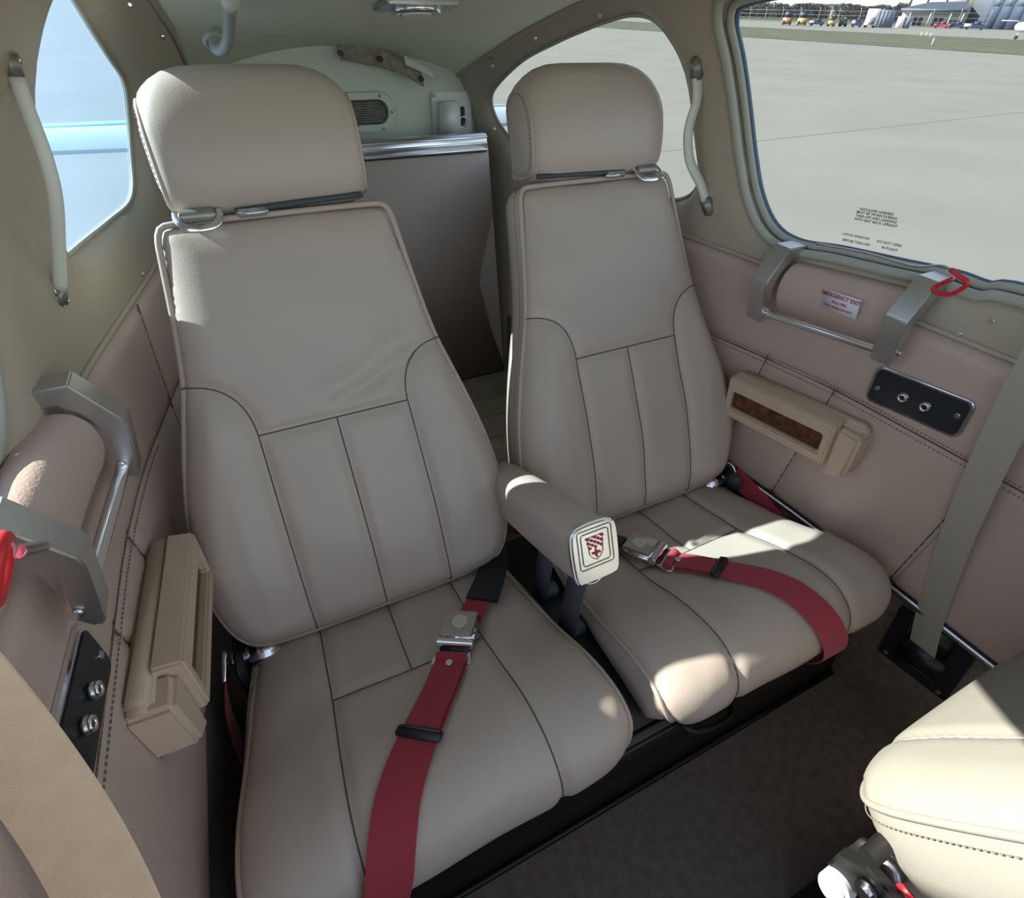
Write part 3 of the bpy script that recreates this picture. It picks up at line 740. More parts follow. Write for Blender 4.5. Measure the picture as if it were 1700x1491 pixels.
# ------------------------------------------------------------------ black base under both seats
sb = thing('seat_base', 'black metal box base under both rear seats', 'seat base', (0, .40, 0))
YF = .198
prism('front_panel', [(-.535, .001), (.546, .001), (.462, .258), (-.500, .258)], ((0, YF, 0), (1, 0, 0), (0, 0, 1), (0, 1, 0)), 0, .012, 'black_metal', sb, .002)
box('top_pan', (-.012, .405, .247), (.95, .40, .022), 'black_metal', sb, .004)
box('rear_panel', (-.012, .60, .105), (.95, .012, .205), 'black_metal', sb, .002)
sweep('panel_lip', [(x, YF - .002, .236) for x in np.linspace(-.49, .468, 5)], .0050, 'black_metal', sb, seg=8)
sweep('bottom_lip', [(x, YF - .004, .006) for x in np.linspace(-.53, .545, 5)], .0055, 'black_metal', sb, seg=8)
c = on_y(1270, 1118, YF - .003); V, F = boxdata(c, (.020, 0, 0), (0, .0012, 0), (0, 0, .010)); bevmesh('data_plate', V, F, 'brushed_steel', sb, .001)
c = on_y(775, 1390, YF - .003); V, F = boxdata(c, (.022, 0, 0), (0, .0012, 0), (0, 0, .010)); bevmesh('data_plate', V, F, 'brushed_steel', sb, .001)
hp = [on_y(px, py, y) for px, py, y in ((1128, 1192, .205), (1134, 1204, .185), (1154, 1214, .172), (1184, 1206, .172), (1210, 1190, .180), (1216, 1168, .205))]
sweep('recline_handle', catmull(hp, 6), .0045, 'black_metal', sb, seg=10)

# ------------------------------------------------------------------ centre armrest
AXC = -.010
ar = thing('armrest', 'beige padded centre armrest with a silver crest end plate', 'armrest', (AXC, .45, .24))
cp = on_x(981, 906, AXC)                      # centre of the metal end plate
tail = np.array((AXC, .655, .385)); D = unit(tail - cp); Z_ = unit(np.cross(np.cross(D, (0, 0, 1)), D)); Z_ = Z_ if Z_[2] > 0 else -Z_
L_ = np.linalg.norm(tail - cp)
sec = np.array([(-.036, -.040), (-.0375, .010), (-.033, .030), (-.020, .041), (0, .044), (.020, .041), (.033, .030), (.0375, .010), (.036, -.040), (.028, -.047), (0, -.048), (-.028, -.047)])
sec = resample(catmull(sec, 4, True), .006, True); V = []; F = []; n = len(sec)
xs = [.0, .006, .02, .06, .12, .18, L_ - .05, L_ - .025, L_ - .010, L_ - .002]
sc = [.97, 1.0, 1.02, 1.04, 1.04, 1.02, .98, .88, .66, .30]
for a, k in zip(xs, sc): V += [cp + D * a + np.array((u * k * .88, 0, 0)) + Z_ * (w_ * k * .86) for u, w_ in sec]
for i in range(len(xs) - 1): F += [(i * n + k, i * n + (k + 1) % n, (i + 1) * n + (k + 1) % n, (i + 1) * n + k) for k in range(n)]
F += [tuple(range(n)), tuple(range((len(xs) - 1) * n, len(xs) * n))]
o = mesh('pad', V, F, 'leather', ar, auto=.9)
pr = [(u * .88, w_ * .86) for u, w_ in resample(catmull([(-.037, -.046), (-.040, .0), (-.037, .034), (-.022, .044), (.022, .044), (.037, .034), (.040, 0), (.037, -.046), (.026, -.052), (-.026, -.052)], 5, True), .008, True)]
pt = np.array((1, 0, 0))
ep = prism('end_plate', pr, (cp, pt, Z_, -D), 0, .012, 'aluminium', ar, .005, 3)
fc = cp - D * .0125
def plate(poly, m, nm, lift=.0006):
    V = [fc - D * lift + pt * a + Z_ * b for a, b in poly]
    return mesh(nm, V, [tuple(range(len(V)))], m, ep, smooth=False)
for i, (hw, hh) in enumerate(((.0255, .0275), (.0205, .0225))):
    q = [(-hw, hh + .004), (hw, hh + .004), (hw, -hh + .004), (-hw, -hh + .004)]
    rr = roundrect(2 * hw, 2 * hh, .004, 4, 0, .004)
    sweep('engraved_line', [fc - D * .0004 + pt * a + Z_ * b for a, b in rr], .0005, 'dark_grey', ep, seg=4, closed=True)
shield = [(-.0115, .020), (.0115, .020), (.010, -.004), (.006, -.010), (0, -.014), (-.006, -.010), (-.010, -.004)]
sweep('shield_line', [fc - D * .0004 + pt * a + Z_ * b for a, b in shield], .0005, 'print_red', ep, seg=4, closed=True)
for r in range(5):
    for k in range(5):
        if (r + k) % 2 == 0:
            a0 = -.0135 + k * .0054; b0 = .020 - r * .0034; sh = 1 - r * .05
            plate([(a0 * sh, b0), ((a0 + .005) * sh, b0), ((a0 + .005) * sh, b0 - .003), (a0 * sh, b0 - .003)], 'print_red', 'check_mark', .0009)
plate([(-.0012, .002), (.0012, .002), (.0012, -.0105), (-.0012, -.0105)], 'print_red', 'cross_mark', .0009)
plate([(-.0065, -.0025), (.0065, -.0025), (.0065, -.005), (-.0065, -.005)], 'print_red', 'cross_mark', .0009)
for px, py, a in ((900, 905, .13), (965, 965, .035)):
    p0 = cp + D * a - Z_ * .044; p1 = np.array((AXC, p0[1] + .012, .225))
    s = prism('strut', [(-.003, 0), (.003, 0), (.003, 1), (-.003, 1)], (p0, (1, 0, 0), p1 - p0, (0, 1, 0)), -.021, .021, 'dark_grey', ar, .002)
    k = p0 + (p1 - p0) * .80
    cyl('pivot_bolt', k + (.002, 0, 0), k + (.032, 0, 0), .014, 'dark_grey', ar, bev=.003)
c = cp - Z_ * .050 + D * .004
sweep('release_tab', [c + pt * .013 * math.cos(t) - Z_ * .008 * math.sin(t) for t in np.linspace(0, math.pi, 9)], .0016, 'chrome', ar, seg=6)

# ------------------------------------------------------------------ lap belts on the cushions
CPO = CPROF + CN * .0265
def hitcush(px, py, lift=0.0):
    d = ray(px, py); P = CPROF + CN * (.0265 + lift); best = None
    for (y0, z0), (y1, z1) in zip(P[:-1], P[1:]):
        a = np.array([[d[1], -(y1 - y0)], [d[2], -(z1 - z0)]]); b = np.array([y0 - CAM[1], z0 - CAM[2]])
        det = a[0, 0] * a[1, 1] - a[0, 1] * a[1, 0]
        if abs(det) < 1e-12: continue
        t = (b[0] * a[1, 1] - a[0, 1] * b[1]) / det; k = (a[0, 0] * b[1] - a[1, 0] * b[0]) / det
        if -1e-6 <= k <= 1 + 1e-6 and t > 0 and (best is None or t < best): best = t
    return CAM + d * best if best else None
def cnorm(p):
    i = np.argmin((CPROF[:, 0] - p[1]) ** 2 + (CPROF[:, 1] - p[2]) ** 2); return np.array((0, CN[i, 0], CN[i, 1]))
def belt_path(pix, lift=.004, step=.008, extra=()):
    Q = []
    for px, py in pix:
        h = hitcush(px, py, lift)
        if h is not None:
            Q.append((h[0], CS[np.argmin((CPO[:, 0] - h[1]) ** 2 + (CPO[:, 1] - h[2]) ** 2)]))
    Q += [tuple(e) for e in extra]
    Q = resample(catmull(Q, 8), step)
    for _ in range(12):
        if len(Q) > 4: Q[1:-1] = (Q[:-2] + 2 * Q[1:-1] + Q[2:]) / 4
    return cpt(Q[:, 0], Q[:, 1], np.full(len(Q), .0265 + lift), 0.0)
def belt_dirs(C):
    T = np.gradient(C, axis=0); return np.array([unit(np.cross(t, cnorm(c))) for t, c in zip(T, C)])
def buckle_frame(c, along, nrm):
    A = unit(along); N = unit(np.array(nrm) - A * (np.array(nrm) @ A)); return A, np.cross(N, A), N
def lap_belt(px_main, px_tail, extra, slide, buck, sleeve, label, mm, xl):
    C = belt_path(px_main, extra=extra); D_ = belt_dirs(C)
    t = thing('lap_belt', label, 'seat belt', tuple(C[len(C) // 2]), 'red lap belts on the rear seats')
    ribbon('webbing', C, D_, .051, .0016, mm, t)
    # adjuster slide
    p = hitcush(*slide, .007); i = np.argmin(np.linalg.norm(C - p, axis=1)); A, S, N = buckle_frame(C[i], C[min(i + 2, len(C) - 1)] - C[i - 2], cnorm(C[i]))
    box('adjuster_slide', C[i] + N * .003, (.014, .060, .007), 'black_plastic', t, .002, ax=A, ay=S, az=N)
    box('slide_bar', C[i] + N * .0068 - A * .004, (.003, .052, .001), 'dark_grey', t, 0, ax=A, ay=S, az=N)
    # second layer of webbing between slide and connector (folded end)
    j0, j1 = 0, i
    ribbon('webbing_fold', C[j0:j1] + np.array([cnorm(q) for q in C[j0:j1]]) * .0035, D_[j0:j1], .045, .0014, mm, t)
    # buckle body
    b = hitcush(*buck, .010); e = C[0]
    A, S, N = buckle_frame(b, e - b, cnorm(b))
    bk_ = box('buckle_body', b + N * .002, (.058, .052, .016), 'chrome', t, .004, ax=A, ay=S, az=N)
    box('buckle_lever', b + N * .0115 - A * .003, (.050, .050, .004), 'brushed_steel', bk_, .002, ax=A, ay=S, az=N)
    cyl('buckle_roller', b + A * .028 - S * .027 + N * .004, b + A * .028 + S * .027 + N * .004, .0075, 'chrome', bk_, bev=.001)
    cyl('emblem_disc', b + N * .0135 - A * .006, b + N * .0142 - A * .006, .012, 'aluminium', bk_, bev=0)
    box('buckle_mouth', b + A * .035 - N * .002, (.010, .044, .010), 'black_plastic', bk_, .001, ax=A, ay=S, az=N)
    # connector tongue
    cc = b + A * .052 - N * .002
    tg = prism('connector', [(-.018, -.022), (.004, -.029), (.012, -.027), (.022, 0), (.012, .027), (.004, .029), (-.018, .022)], (cc, A, S, N), -.002, .002, 'chrome', t, .001)
    cyl('connector_roller', cc - S * .022 + N * .004, cc + S * .022 + N * .004, .008, mm, tg, bev=.001)
    cyl('connector_pin', cc + A * .012 + N * .002, cc + A * .012 + N * .010, .005, 'chrome', tg, bev=.001)
    # buckle side: short webbing and black sleeve
    Q = belt_path(px_tail, .008); QD = belt_dirs(Q)
    ribbon('buckle_webbing', Q, QD, .040, .0018, mm, t)
    k = int(len(Q) * .25)
    Q2 = belt_path(sleeve, .011); QD2 = belt_dirs(Q2)
    wd = np.interp(np.linspace(0, 1, len(Q2)), [0, .15, .5, 1], [.030, .042, .050, .054])
    ribbon('sleeve', Q2, QD2, wd, .0055, 'black_plastic', t)
    return t
lap_belt([(748, 1100), (730, 1145), (705, 1205), (682, 1260), (664, 1320), (652, 1370)], [(810, 960), (790, 1005), (772, 1040)],
         [(-.372, SMAX - .030), (-.395, SMAX - .002)], (697, 1213), (764, 1046), [(828, 908), (820, 945), (808, 975), (800, 996)],
         'red lap belt lying diagonally across the near left seat cushion', 'red_web', -1)
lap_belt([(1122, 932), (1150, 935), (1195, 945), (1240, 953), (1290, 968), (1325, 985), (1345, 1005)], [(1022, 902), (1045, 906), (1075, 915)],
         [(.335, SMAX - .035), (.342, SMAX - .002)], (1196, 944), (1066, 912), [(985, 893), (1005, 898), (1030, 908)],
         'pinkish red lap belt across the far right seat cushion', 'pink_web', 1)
# loose outer belt ends hanging beside each seat
def belt_end(pts, wd, label, mm, ring):
    P = resample(catmull(pts, 8), .006)
    t = thing('belt_anchor', label, 'seat belt', tuple(P[-1]), 'outer belt anchor ends')
    T = np.gradient(P, axis=0); ribbon('webbing', P, [np.array(wd)] * len(P), .040, .0022, mm, t)
    r = np.array(ring); A = unit(P[0] - P[2]); S = unit(wd)
    q = [r + A * .016 * math.cos(a) + S * .014 * math.sin(a) for a in np.linspace(0, 2 * math.pi, 18)[:-1]]
    sweep('anchor_ring', q, .0035, 'chrome', t, seg=8, closed=True)
belt_end([(-.506, .52, .285), (-.512, .50, .268), (-.516, .478, .230), (-.518, .462, .18)], (0.15, .9, .4), 'red belt end hooked beside the left seat hinge', 'red_web', (-.503, .532, .298))
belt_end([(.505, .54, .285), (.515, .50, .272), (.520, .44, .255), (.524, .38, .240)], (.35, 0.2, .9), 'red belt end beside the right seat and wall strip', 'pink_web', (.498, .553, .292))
rb = thing('belt_tab', 'small red belt tab hanging behind the centre armrest', 'belt tab', (-.02, .62, .24))
P = resample(catmull([on_y(855, 858, .66), on_y(860, 870, .65), on_y(866, 884, .64), np.array((on_y(866, 884, .64)[0], .63, .262))], 4), .006)
ribbon('webbing', P, [(1, 0, 0)] * len(P), .026, .0022, 'red_plastic', rb)
rb = thing('belt_tab', 'small red belt tab peeking out beside the left backrest', 'belt tab', (-.035, .57, .24))
P = resample(catmull([on_y(826, 872, .60), on_y(828, 882, .60), on_y(830, 893, .60), np.array((on_y(830, 893, .60)[0], .595, .262))], 4), .006)
ribbon('webbing', P, [(1, 0, 0)] * len(P), .016, .0022, 'red_plastic', rb)

# ------------------------------------------------------------------ window latch handles on both sides
def latch(side, label, ylab):
    t = thing('window_latch', label, 'latch', tuple(wallp(side, .49, .65, .01)), 'emergency window latch handles')
    X = np.array((-side, 0, 0)); Yv = np.array((0, 1, 0)); Zv = np.array((0, 0, 1))
    ys = (.602, .382); sl = -.085                       # the latch falls towards the tail
    zof = lambda y: (.382 - y) * .10
    for y in ys:
        dz = zof(y); O = np.array((side * float(halfw(side, y, .66)), y, dz))
        prof = [(-.012, .778), (.030, .778), (.058, .728), (.060, .720), (.046, .652), (.040, .648), (.0405, .652), (.0545, .719), (.053, .726), (.027, .7725), (-.012, .7725)]
        b = prism('bracket', prof, (O, X, Zv, Yv), -.016, .016, 'brushed_steel', t, .0015)
        for s in (-1, 1):
            fl_ = prism('bracket_flange', [(-.012, .7765), (.0295, .7765), (.0570, .7275), (.0588, .7200), (.0450, .6525), (.038, .652), (.030, .664), (.040, .714), (.014, .758), (-.012, .760)], (O + Yv * s * .0138, X, Zv, Yv), -.0018, .0018, 'brushed_steel', b, 0)
        sc = -1
        cyl('screw', O + X * .034 + Zv * .672 + Yv * .016 * sc, O + X * .034 + Zv * .672 + Yv * .019 * sc, .0055, 'chrome', b, seg=12, bev=.001)
    p0 = np.array((side * (float(halfw(side, ys[0], .66)) - .034), ys[0], .664 + zof(ys[0]))); p1 = np.array((side * (float(halfw(side, ys[1], .66)) - .034), ys[1], .664 + zof(ys[1])))
    cyl('bar', p0, p1, .0068, 'chrome', t, seg=18)
    # leather covered housing behind the bar
    yc = (ys[0] + ys[1]) / 2; V = []; F = []
    prof = catmull([(-.004, .655), (.010, .664), (.024, .680), (.034, .705), (.032, .732), (.018, .748), (-.006, .752)], 5); yy = np.linspace(ys[0] - .02, ys[1] + .02, 12)
    for y in yy: V += [np.array((side * float(halfw(side, y, .66)), y, zof(y))) + X * a + Zv * b for a, b in prof]
    n = len(prof); F = [(i * n + k, i * n + k + 1, (i + 1) * n + k + 1, (i + 1) * n + k) for i in range(11) for k in range(n - 1)] + [tuple(range(n)), tuple(reversed(range(11 * n, 12 * n)))]
    h = mesh('housing', V, F, 'side_leather', t, auto=.7)
    # emergency exit placard on the housing
    if side > 0:
        i0 = 17; a, b = prof[i0]; ta = unit(prof[i0 - 6] - prof[i0 + 4]); up2 = -ta
        ym = .475; O = np.array((side * float(halfw(side, ym, .66)), ym, zof(ym))) + X * a + Zv * b
        R = unit(np.array((side * -0.04, -1, .10))); U = X * up2[0] + Zv * up2[1]; U = unit(U - R * (U @ R)); Nn = np.cross(R, U)
        if Nn @ X < 0: Nn = -Nn
        O = O + Nn * .0042
        pl_ = box('placard', O, (.066, .030, .0012), 'sticker', t, 0, ax=R, ay=U, az=Nn)
        for txt, sz, dv, mm in (('EMERGENCY EXIT', .0086, .0085, 'print_red'), ('PULL PIN', .0062, -.001, 'print_red'), ('PUSH WINDOW OUT', .0052, -.009, 'print_red')):
            text_mesh('placard_text', txt, sz, (O + U * dv + Nn * .0009, R, U), mm, pl_, .0001)
    return t
latch(1, 'brushed steel window latch handle with emergency exit placard on the right wall', 1)
latch(-1, 'brushed steel window latch handle on the left wall', -1)
# pull pins and lanyards
lan = thing('latch_lanyard', 'steel lanyard with a red loop on the right window latch', 'lanyard', tuple(wallp(1, .38, .76, .04)))
P = [hitwall(1, 1355, 404, .012), hitwall(1, 1440, 420, .014), hitwall(1, 1515, 441, .018), hitwall(1, 1560, 440, .035), hitwall(1, 1580, 447, .045)]
sweep('cable', catmull(P, 6), .0018, 'brushed_steel', lan, seg=6)
P = [(1578, 447), (1596, 460), (1606, 468), (1598, 478), (1575, 488), (1553, 484), (1552, 476), (1568, 468), (1582, 462)]
sweep('red_loop', catmull([hitwall(1, a, b, .052) for a, b in P], 6), .0032, 'red_plastic', lan, seg=8)
lan = thing('latch_pull_ring', 'red pull ring on the left window latch', 'ring', tuple(wallp(-1, .40, .70, .05)))
c = hitwall(-1, -2, 946, .065)
ring = [c + .017 * (math.cos(a) * unit((0, -1, 0)) + math.sin(a) * unit((.45, 0, .9))) for a in np.linspace(0, 2 * math.pi, 26)[:-1]]
sweep('ring', ring, .0042, 'red_plastic', lan, seg=10, closed=True)
a = hitwall(-1, 30, 915, .068); b = hitwall(-1, 72, 906, .055); cyl('pull_pin', a, b, .0042, 'chrome', lan, seg=12, bev=.001)

# ------------------------------------------------------------------ headset jack plates
def jack(side, label):
    yc, zc = .322, .609; c = wallp(side, yc, zc, .0125)
    t = thing('headset_jack_plate', label, 'jack panel', tuple(wallp(side, yc, zc - .03, .01)), 'headset jack plates')
    R = unit(wallp(side, yc - .05, zc + .004, .0125) - wallp(side, yc + .05, zc - .004, .0125)); X = np.array((-side, 0, 0.0)); X = unit(X - R * (X @ R)); U = np.cross(X, R); U = U if U[2] > 0 else -U
    prism('chrome_rim', roundrect(.140, .062, .012, 6), (c, R, U, X), -.002, .006, 'chrome', t, .002)
    pl_ = prism('black_face', roundrect(.131, .053, .009, 6), (c, R, U, X), .004, .0072, 'black_plastic', t, .0008)
    for d in (-.016, .016):
        o = c + R * d
        nut = [(o + X * .0072 + .0085 * (math.cos(a) * R + math.sin(a) * U)) for a in np.linspace(0, 2 * math.pi, 7)[:-1]]
        V = nut + [p + X * .005 for p in nut]; F = [tuple(range(6)), tuple(reversed(range(6, 12)))] + [(i, (i + 1) % 6, 6 + (i + 1) % 6, 6 + i) for i in range(6)]
        bevmesh('jack_nut', V, F, 'brushed_steel', t, .0012)
        sweep('jack_collar', [o + X * .0135 + .0052 * (math.cos(a) * R + math.sin(a) * U) for a in np.linspace(0, 2 * math.pi, 17)[:-1]], .0019, 'chrome', t, seg=6, closed=True)
        cyl('jack_hole', o + X * .0120, o + X * .0128, .0048, 'black_plastic', t, seg=14)
    for d, e in ((-.056, -.004), (.056, .004)):
        cyl('screw', c + R * d + U * e + X * .0070, c + R * d + U * e + X * .0092, .0042, 'chrome', t, seg=12, bev=.0008)
jack(1, 'black headset jack plate with chrome rim on the right wall')
jack(-1, 'black headset jack plate with chrome rim on the left wall')

# ------------------------------------------------------------------ ashtray consoles
def console(side, label):
    y0, y1 = .60, .352; zc = .487; yc = (y0 + y1) / 2
    a = wallp(side, y0, zc - .018, .011); b = wallp(side, y1, zc + .006, .011); c = (a + b) / 2
    R = unit(b - a); X = np.array((-side, 0, 0.0)); X = unit(X - R * (X @ R)); U = np.cross(X, R); U = U if U[2] > 0 else -U
    t = thing('ashtray_console', label, 'console', tuple(c - U * .06), 'ashtray consoles')
    Lh = np.linalg.norm(b - a) / 2
    # housing: stepped body, recessed face with wood inlay
    body = prism('housing', [(-Lh, -.050), (-Lh, .046), (Lh, .046), (Lh, -.050)], (c, R, U, X), -.002, .026, 'tan_plastic', t, .006, 3)
    O = c - R * .016 + U * .004
    hw, hh = Lh - .018, .044
    outer = [(-hw, -hh), (hw, -hh), (hw, hh), (-hw, hh)]
    inner = [(-hw + .012, -hh + .022), (hw - .016, -hh + .022), (hw - .016, hh - .030), (-hw + .012, hh - .030)]
    V = [O + X * .024 + R * p + U * q_ for p, q_ in outer] + [O + X * (.052) + R * p * .985 + U * q_ * .92 for p, q_ in outer] + [O + X * .052 + R * p + U * q_ for p, q_ in inner] + [O + X * .040 + R * p + U * q_ for p, q_ in inner]
    F = [(r * 4 + i, r * 4 + (i + 1) % 4, (r + 1) * 4 + (i + 1) % 4, (r + 1) * 4 + i) for r in range(3) for i in range(4)]
    bevmesh('face_frame', V, F, 'tan_plastic', t, .003, 2)
    V = [O + X * .0415 + R * p + U * q_ for p, q_ in inner]
    mesh('wood_inlay', V, [(0, 1, 2, 3)], 'wood', t, smooth=False)
    ec = c + R * (Lh - .006) - U * .006
    prism('end_cap', [(-.030, -.058), (.006, -.040), (.012, .040), (-.030, .044)], (ec, R, U, X), -.004, .043, 'tan_plastic', t, .006, 3)
console(1, 'tan ashtray console with a burl wood inlay on the right wall')
console(-1, 'tan ashtray console on the left wall beside the near seat')

# ------------------------------------------------------------------ front shoulder belts
rt = thing('belt_retractor', 'black belt retractor plate on the lower right wall', 'retractor', tuple(wallp(1, .09, .17, .01)))
cc = hitwall(1, 1535, 1082, .006); A = unit(hitwall(1, 1560, 1150, .006) - hitwall(1, 1470, 1100, .006)); A = unit((A[0], A[1], 0)); U = np.array((0, 0, 1.0)); X = unit(np.cross(U, A)); X = X if X[0] < 0 else -X
kr = unit(U * .98 + A * -.12); A2 = unit(A - kr * (A @ kr))
hx, hy = .058, .062
prism('back_plate', [(-hx, -hy), (hx, -hy), (hx, hy), (.030, hy), (.030, .010), (-.034, .010), (-.034, hy), (-hx, hy)], (cc, A2, kr, X), 0, .007, 'black_plastic', rt, .002)
box('cover', cc - kr * .012 + X * .009, (.070, .046, .008), 'black_plastic', rt, .003, ax=A2, ay=kr, az=X)
box('cover_ridge', cc - kr * .034 + X * .0105, (.066, .003, .004), 'black_plastic', rt, .001, ax=A2, ay=kr, az=X)
box('slot_backing', cc + kr * .034 + X * .001, (.064, .05, .002), 'black_metal', rt, 0, ax=A2, ay=kr, az=X)
for s in (-1, 1): cyl('screw', cc + A2 * .045 * s - kr * .05 + X * .006, cc + A2 * .045 * s - kr * .05 + X * .009, .004, 'strap_end', rt, seg=12)
sbr = thing('shoulder_belt', 'grey tan shoulder belt rising from the retractor on the right wall', 'seat belt', tuple(cc))
P = [cc + kr * .002 + X * .007 - A2 * .002, hitwall(1, 1548, 1010, .014), hitwall(1, 1585, 900, .022), hitwall(1, 1632, 790, .034), hitwall(1, 1680, 690, .045), hitwall(1, 1735, 590, .055), hitwall(1, 1790, 480, .05)]
C = resample(catmull(P, 8), .012)
ribbon('webbing', C, [unit(np.array((-.05, -.98, -.12)))] * len(C), .047, .0014, 'grey_web', sbr)
sbl = thing('shoulder_belt', 'tan shoulder belt sweeping across the lower left corner', 'seat belt', (-.46, .14, .40))
P = []; WDs = []
for px, py, dd, wx, wy in ((-170, 1030, .45, .80, -.60), (-70, 1135, .46, .80, -.60), (30, 1255, .47, .82, -.57), (120, 1385, .48, .86, -.51), (185, 1510, .49, .90, -.44), (235, 1640, .50, .93, -.37)):
    d = unit(ray(px, py)); P.append(CAM + d * dd); WDs.append(AX @ np.array((wx, wy, .25)))
C = resample(catmull(P, 8), .010); k = np.linspace(0, 1, len(C)); k0 = np.linspace(0, 1, len(WDs)); WDs = np.array(WDs)
ribbon('webbing', C, np.stack([np.interp(k, k0, WDs[:, i]) for i in range(3)], 1), .050, .0014, 'tan_web', sbl)

# ------------------------------------------------------------------ folded front seat at lower right
fs = thing('front_seat', 'cream leather front seat back folded forward at lower right', 'seat', (.34, -.05, .10))
FO = np.array((.345, .005, .385)); FV = unit((0, -.43, .90)); FN = np.array((0, FV[2], -FV[1]))
FOUT = halfprofile([(0, -.040), (.10, -.038), (.16, -.028), (.198, -.005), (.215, .03), (.220, .09), (.218, .20), (.205, .33), (.190, .42), (.170, .455), (.10, .465), (0, .465)])
v, f, loops = cdt(FOUT, .009)
fseam = [[(-.12, -.04), (-.10, .465)], [(.12, -.04), (.10, .465)]]
h, d = hfun(v, FOUT, fseam, .06, .030)
def fp(u, w_, hh): return FO + np.outer(u, (1, 0, 0)) + np.outer(w_, FV) + np.outer(hh, FN)
L = loops[0]; bo = v[L]; Tn = np.roll(bo, -1, 0) - np.roll(bo, 1, 0); Nn = np.c_[Tn[:, 1], -Tn[:, 0]]; Nn /= np.linalg.norm(Nn, axis=1, keepdims=True)
V = list(fp(v[:, 0], v[:, 1], h)); F = [tuple(q) for q in f]; prev = list(L)
for dd, bb in ((.025, .006), (.055, .006), (.085, .0)):
    o = len(V); q = bo + Nn * bb; V += list(fp(q[:, 0], q[:, 1], -dd * np.ones(len(q)))); cur = list(range(o, o + len(q)))
    F += [(prev[i], cur[i], cur[(i + 1) % len(cur)], prev[(i + 1) % len(cur)]) for i in range(len(cur))]; prev = cur
F.append(tuple(reversed(prev)))
b = mesh('backrest', V, F, 'leather_cream', fs)
sweep('piping', fp(bo[:, 0], bo[:, 1], np.zeros(len(bo)) + .001), .0042, 'leather_cream', b, seg=8, closed=True)
for s in fseam:
    s = resample(s, .01); hh, _ = hfun(s, FOUT, fseam, .06, .030); sweep('seam', fp(s[:, 0], s[:, 1], hh + .0005), .0011, 'piping', b, seg=6)
SV, SF = dash_data(fp(bo[:, 0] + Nn[:, 0] * .006, bo[:, 1] + Nn[:, 1] * .006, np.full(len(bo), -.012)), nrm=(1, 0, 0), wid=.0012)
st = mesh('stitching', SV, SF, 'stitch_thread', b, smooth=False); st['kind'] = 'stuff'
# hinge mechanism, bolt, knob
FX = .115
def fpt(px, py, x=FX): return on_x(px, py, x)
arm = [fpt(1375, 1432), fpt(1398, 1410), fpt(1440, 1432), fpt(1500, 1500), fpt(1540, 1560), fpt(1490, 1560), fpt(1440, 1491), fpt(1380, 1445)]
arm2 = [(p[1], p[2]) for p in arm]
prism('hinge_arm', arm2, ((FX, 0, 0), (0, 1, 0), (0, 0, 1), (1, 0, 0)), -.006, .010, 'black_metal', fs, .003)
arm3 = [fpt(1400, 1412, .15), fpt(1430, 1390, .15), fpt(1490, 1440, .15), fpt(1500, 1500, .15), fpt(1450, 1490, .15)]
prism('hinge_link', [(p[1], p[2]) for p in arm3], ((.15, 0, 0), (0, 1, 0), (0, 0, 1), (1, 0, 0)), -.005, .005, 'brushed_steel', fs, .002)
cyl('hinge_shaft', fpt(1440, 1425, .10), fpt(1440, 1425, .10) + (.12, 0, 0), .010, 'black_metal', fs, seg=14)
c = fpt(1440, 1478, FX - .008); cyl('hinge_bolt', c + (.004, 0, 0), c + (-.008, 0, 0), .012, 'chrome', fs, bev=.004)
c = fpt(1388, 1470, FX - .01); cyl('knob', c + (.012, 0, .0), c + (-.014, 0, .010), .017, 'white_plastic', fs, seg=24, bev=.005)
cyl('knob_stem', c + (.01, 0, 0), c + (.03, .0, -.06), .008, 'white_plastic', fs, seg=14)
box('seat_bottom', (.345, -.21, .235), (.43, .36, .14), 'leather_cream', fs, .04, seg=4)
box('seat_frame', (.345, -.20, .085), (.36, .34, .17), 'black_metal', fs, .006)
box('red_tag', fpt(1500, 1490, .125), (.006, .022, .03), 'red_plastic', fs, .002)

# placard lettering printed on the right window
def win_text(px, py, body, size):
    c = hitwall(1, px, py, -.026)
    R = unit(wallp(1, c[1] - .03, c[2] + .0025, -.026) - wallp(1, c[1] + .03, c[2] - .0025, -.026)); U = unit(wallp(1, c[1], c[2] + .02, -.026) - wallp(1, c[1], c[2] - .02, -.026)); U = unit(U - R * (U @ R))
    text_mesh('placard_text', body, size, (c, R, U), 'print_black', win_r, .0001)
for px, py, s in ((1455, 351, 'SHOULDER HARNESS'), (1455, 357, 'MUST BE WORN DURING'), (1454, 363, 'TAKE-OFF AND LANDING'), (1453, 369, 'WITH SEAT BACK UPRIGHT')): win_text(px, py, s, .0052)
for px, py, s in ((1421, 392, 'LATCH WINDOW'), (1421, 402, 'BEFORE TAKE-OFF'), (1476, 404, 'DO NOT OPEN'), (1477, 413, 'IN FLIGHT')): win_text(px, py, s, .0052)

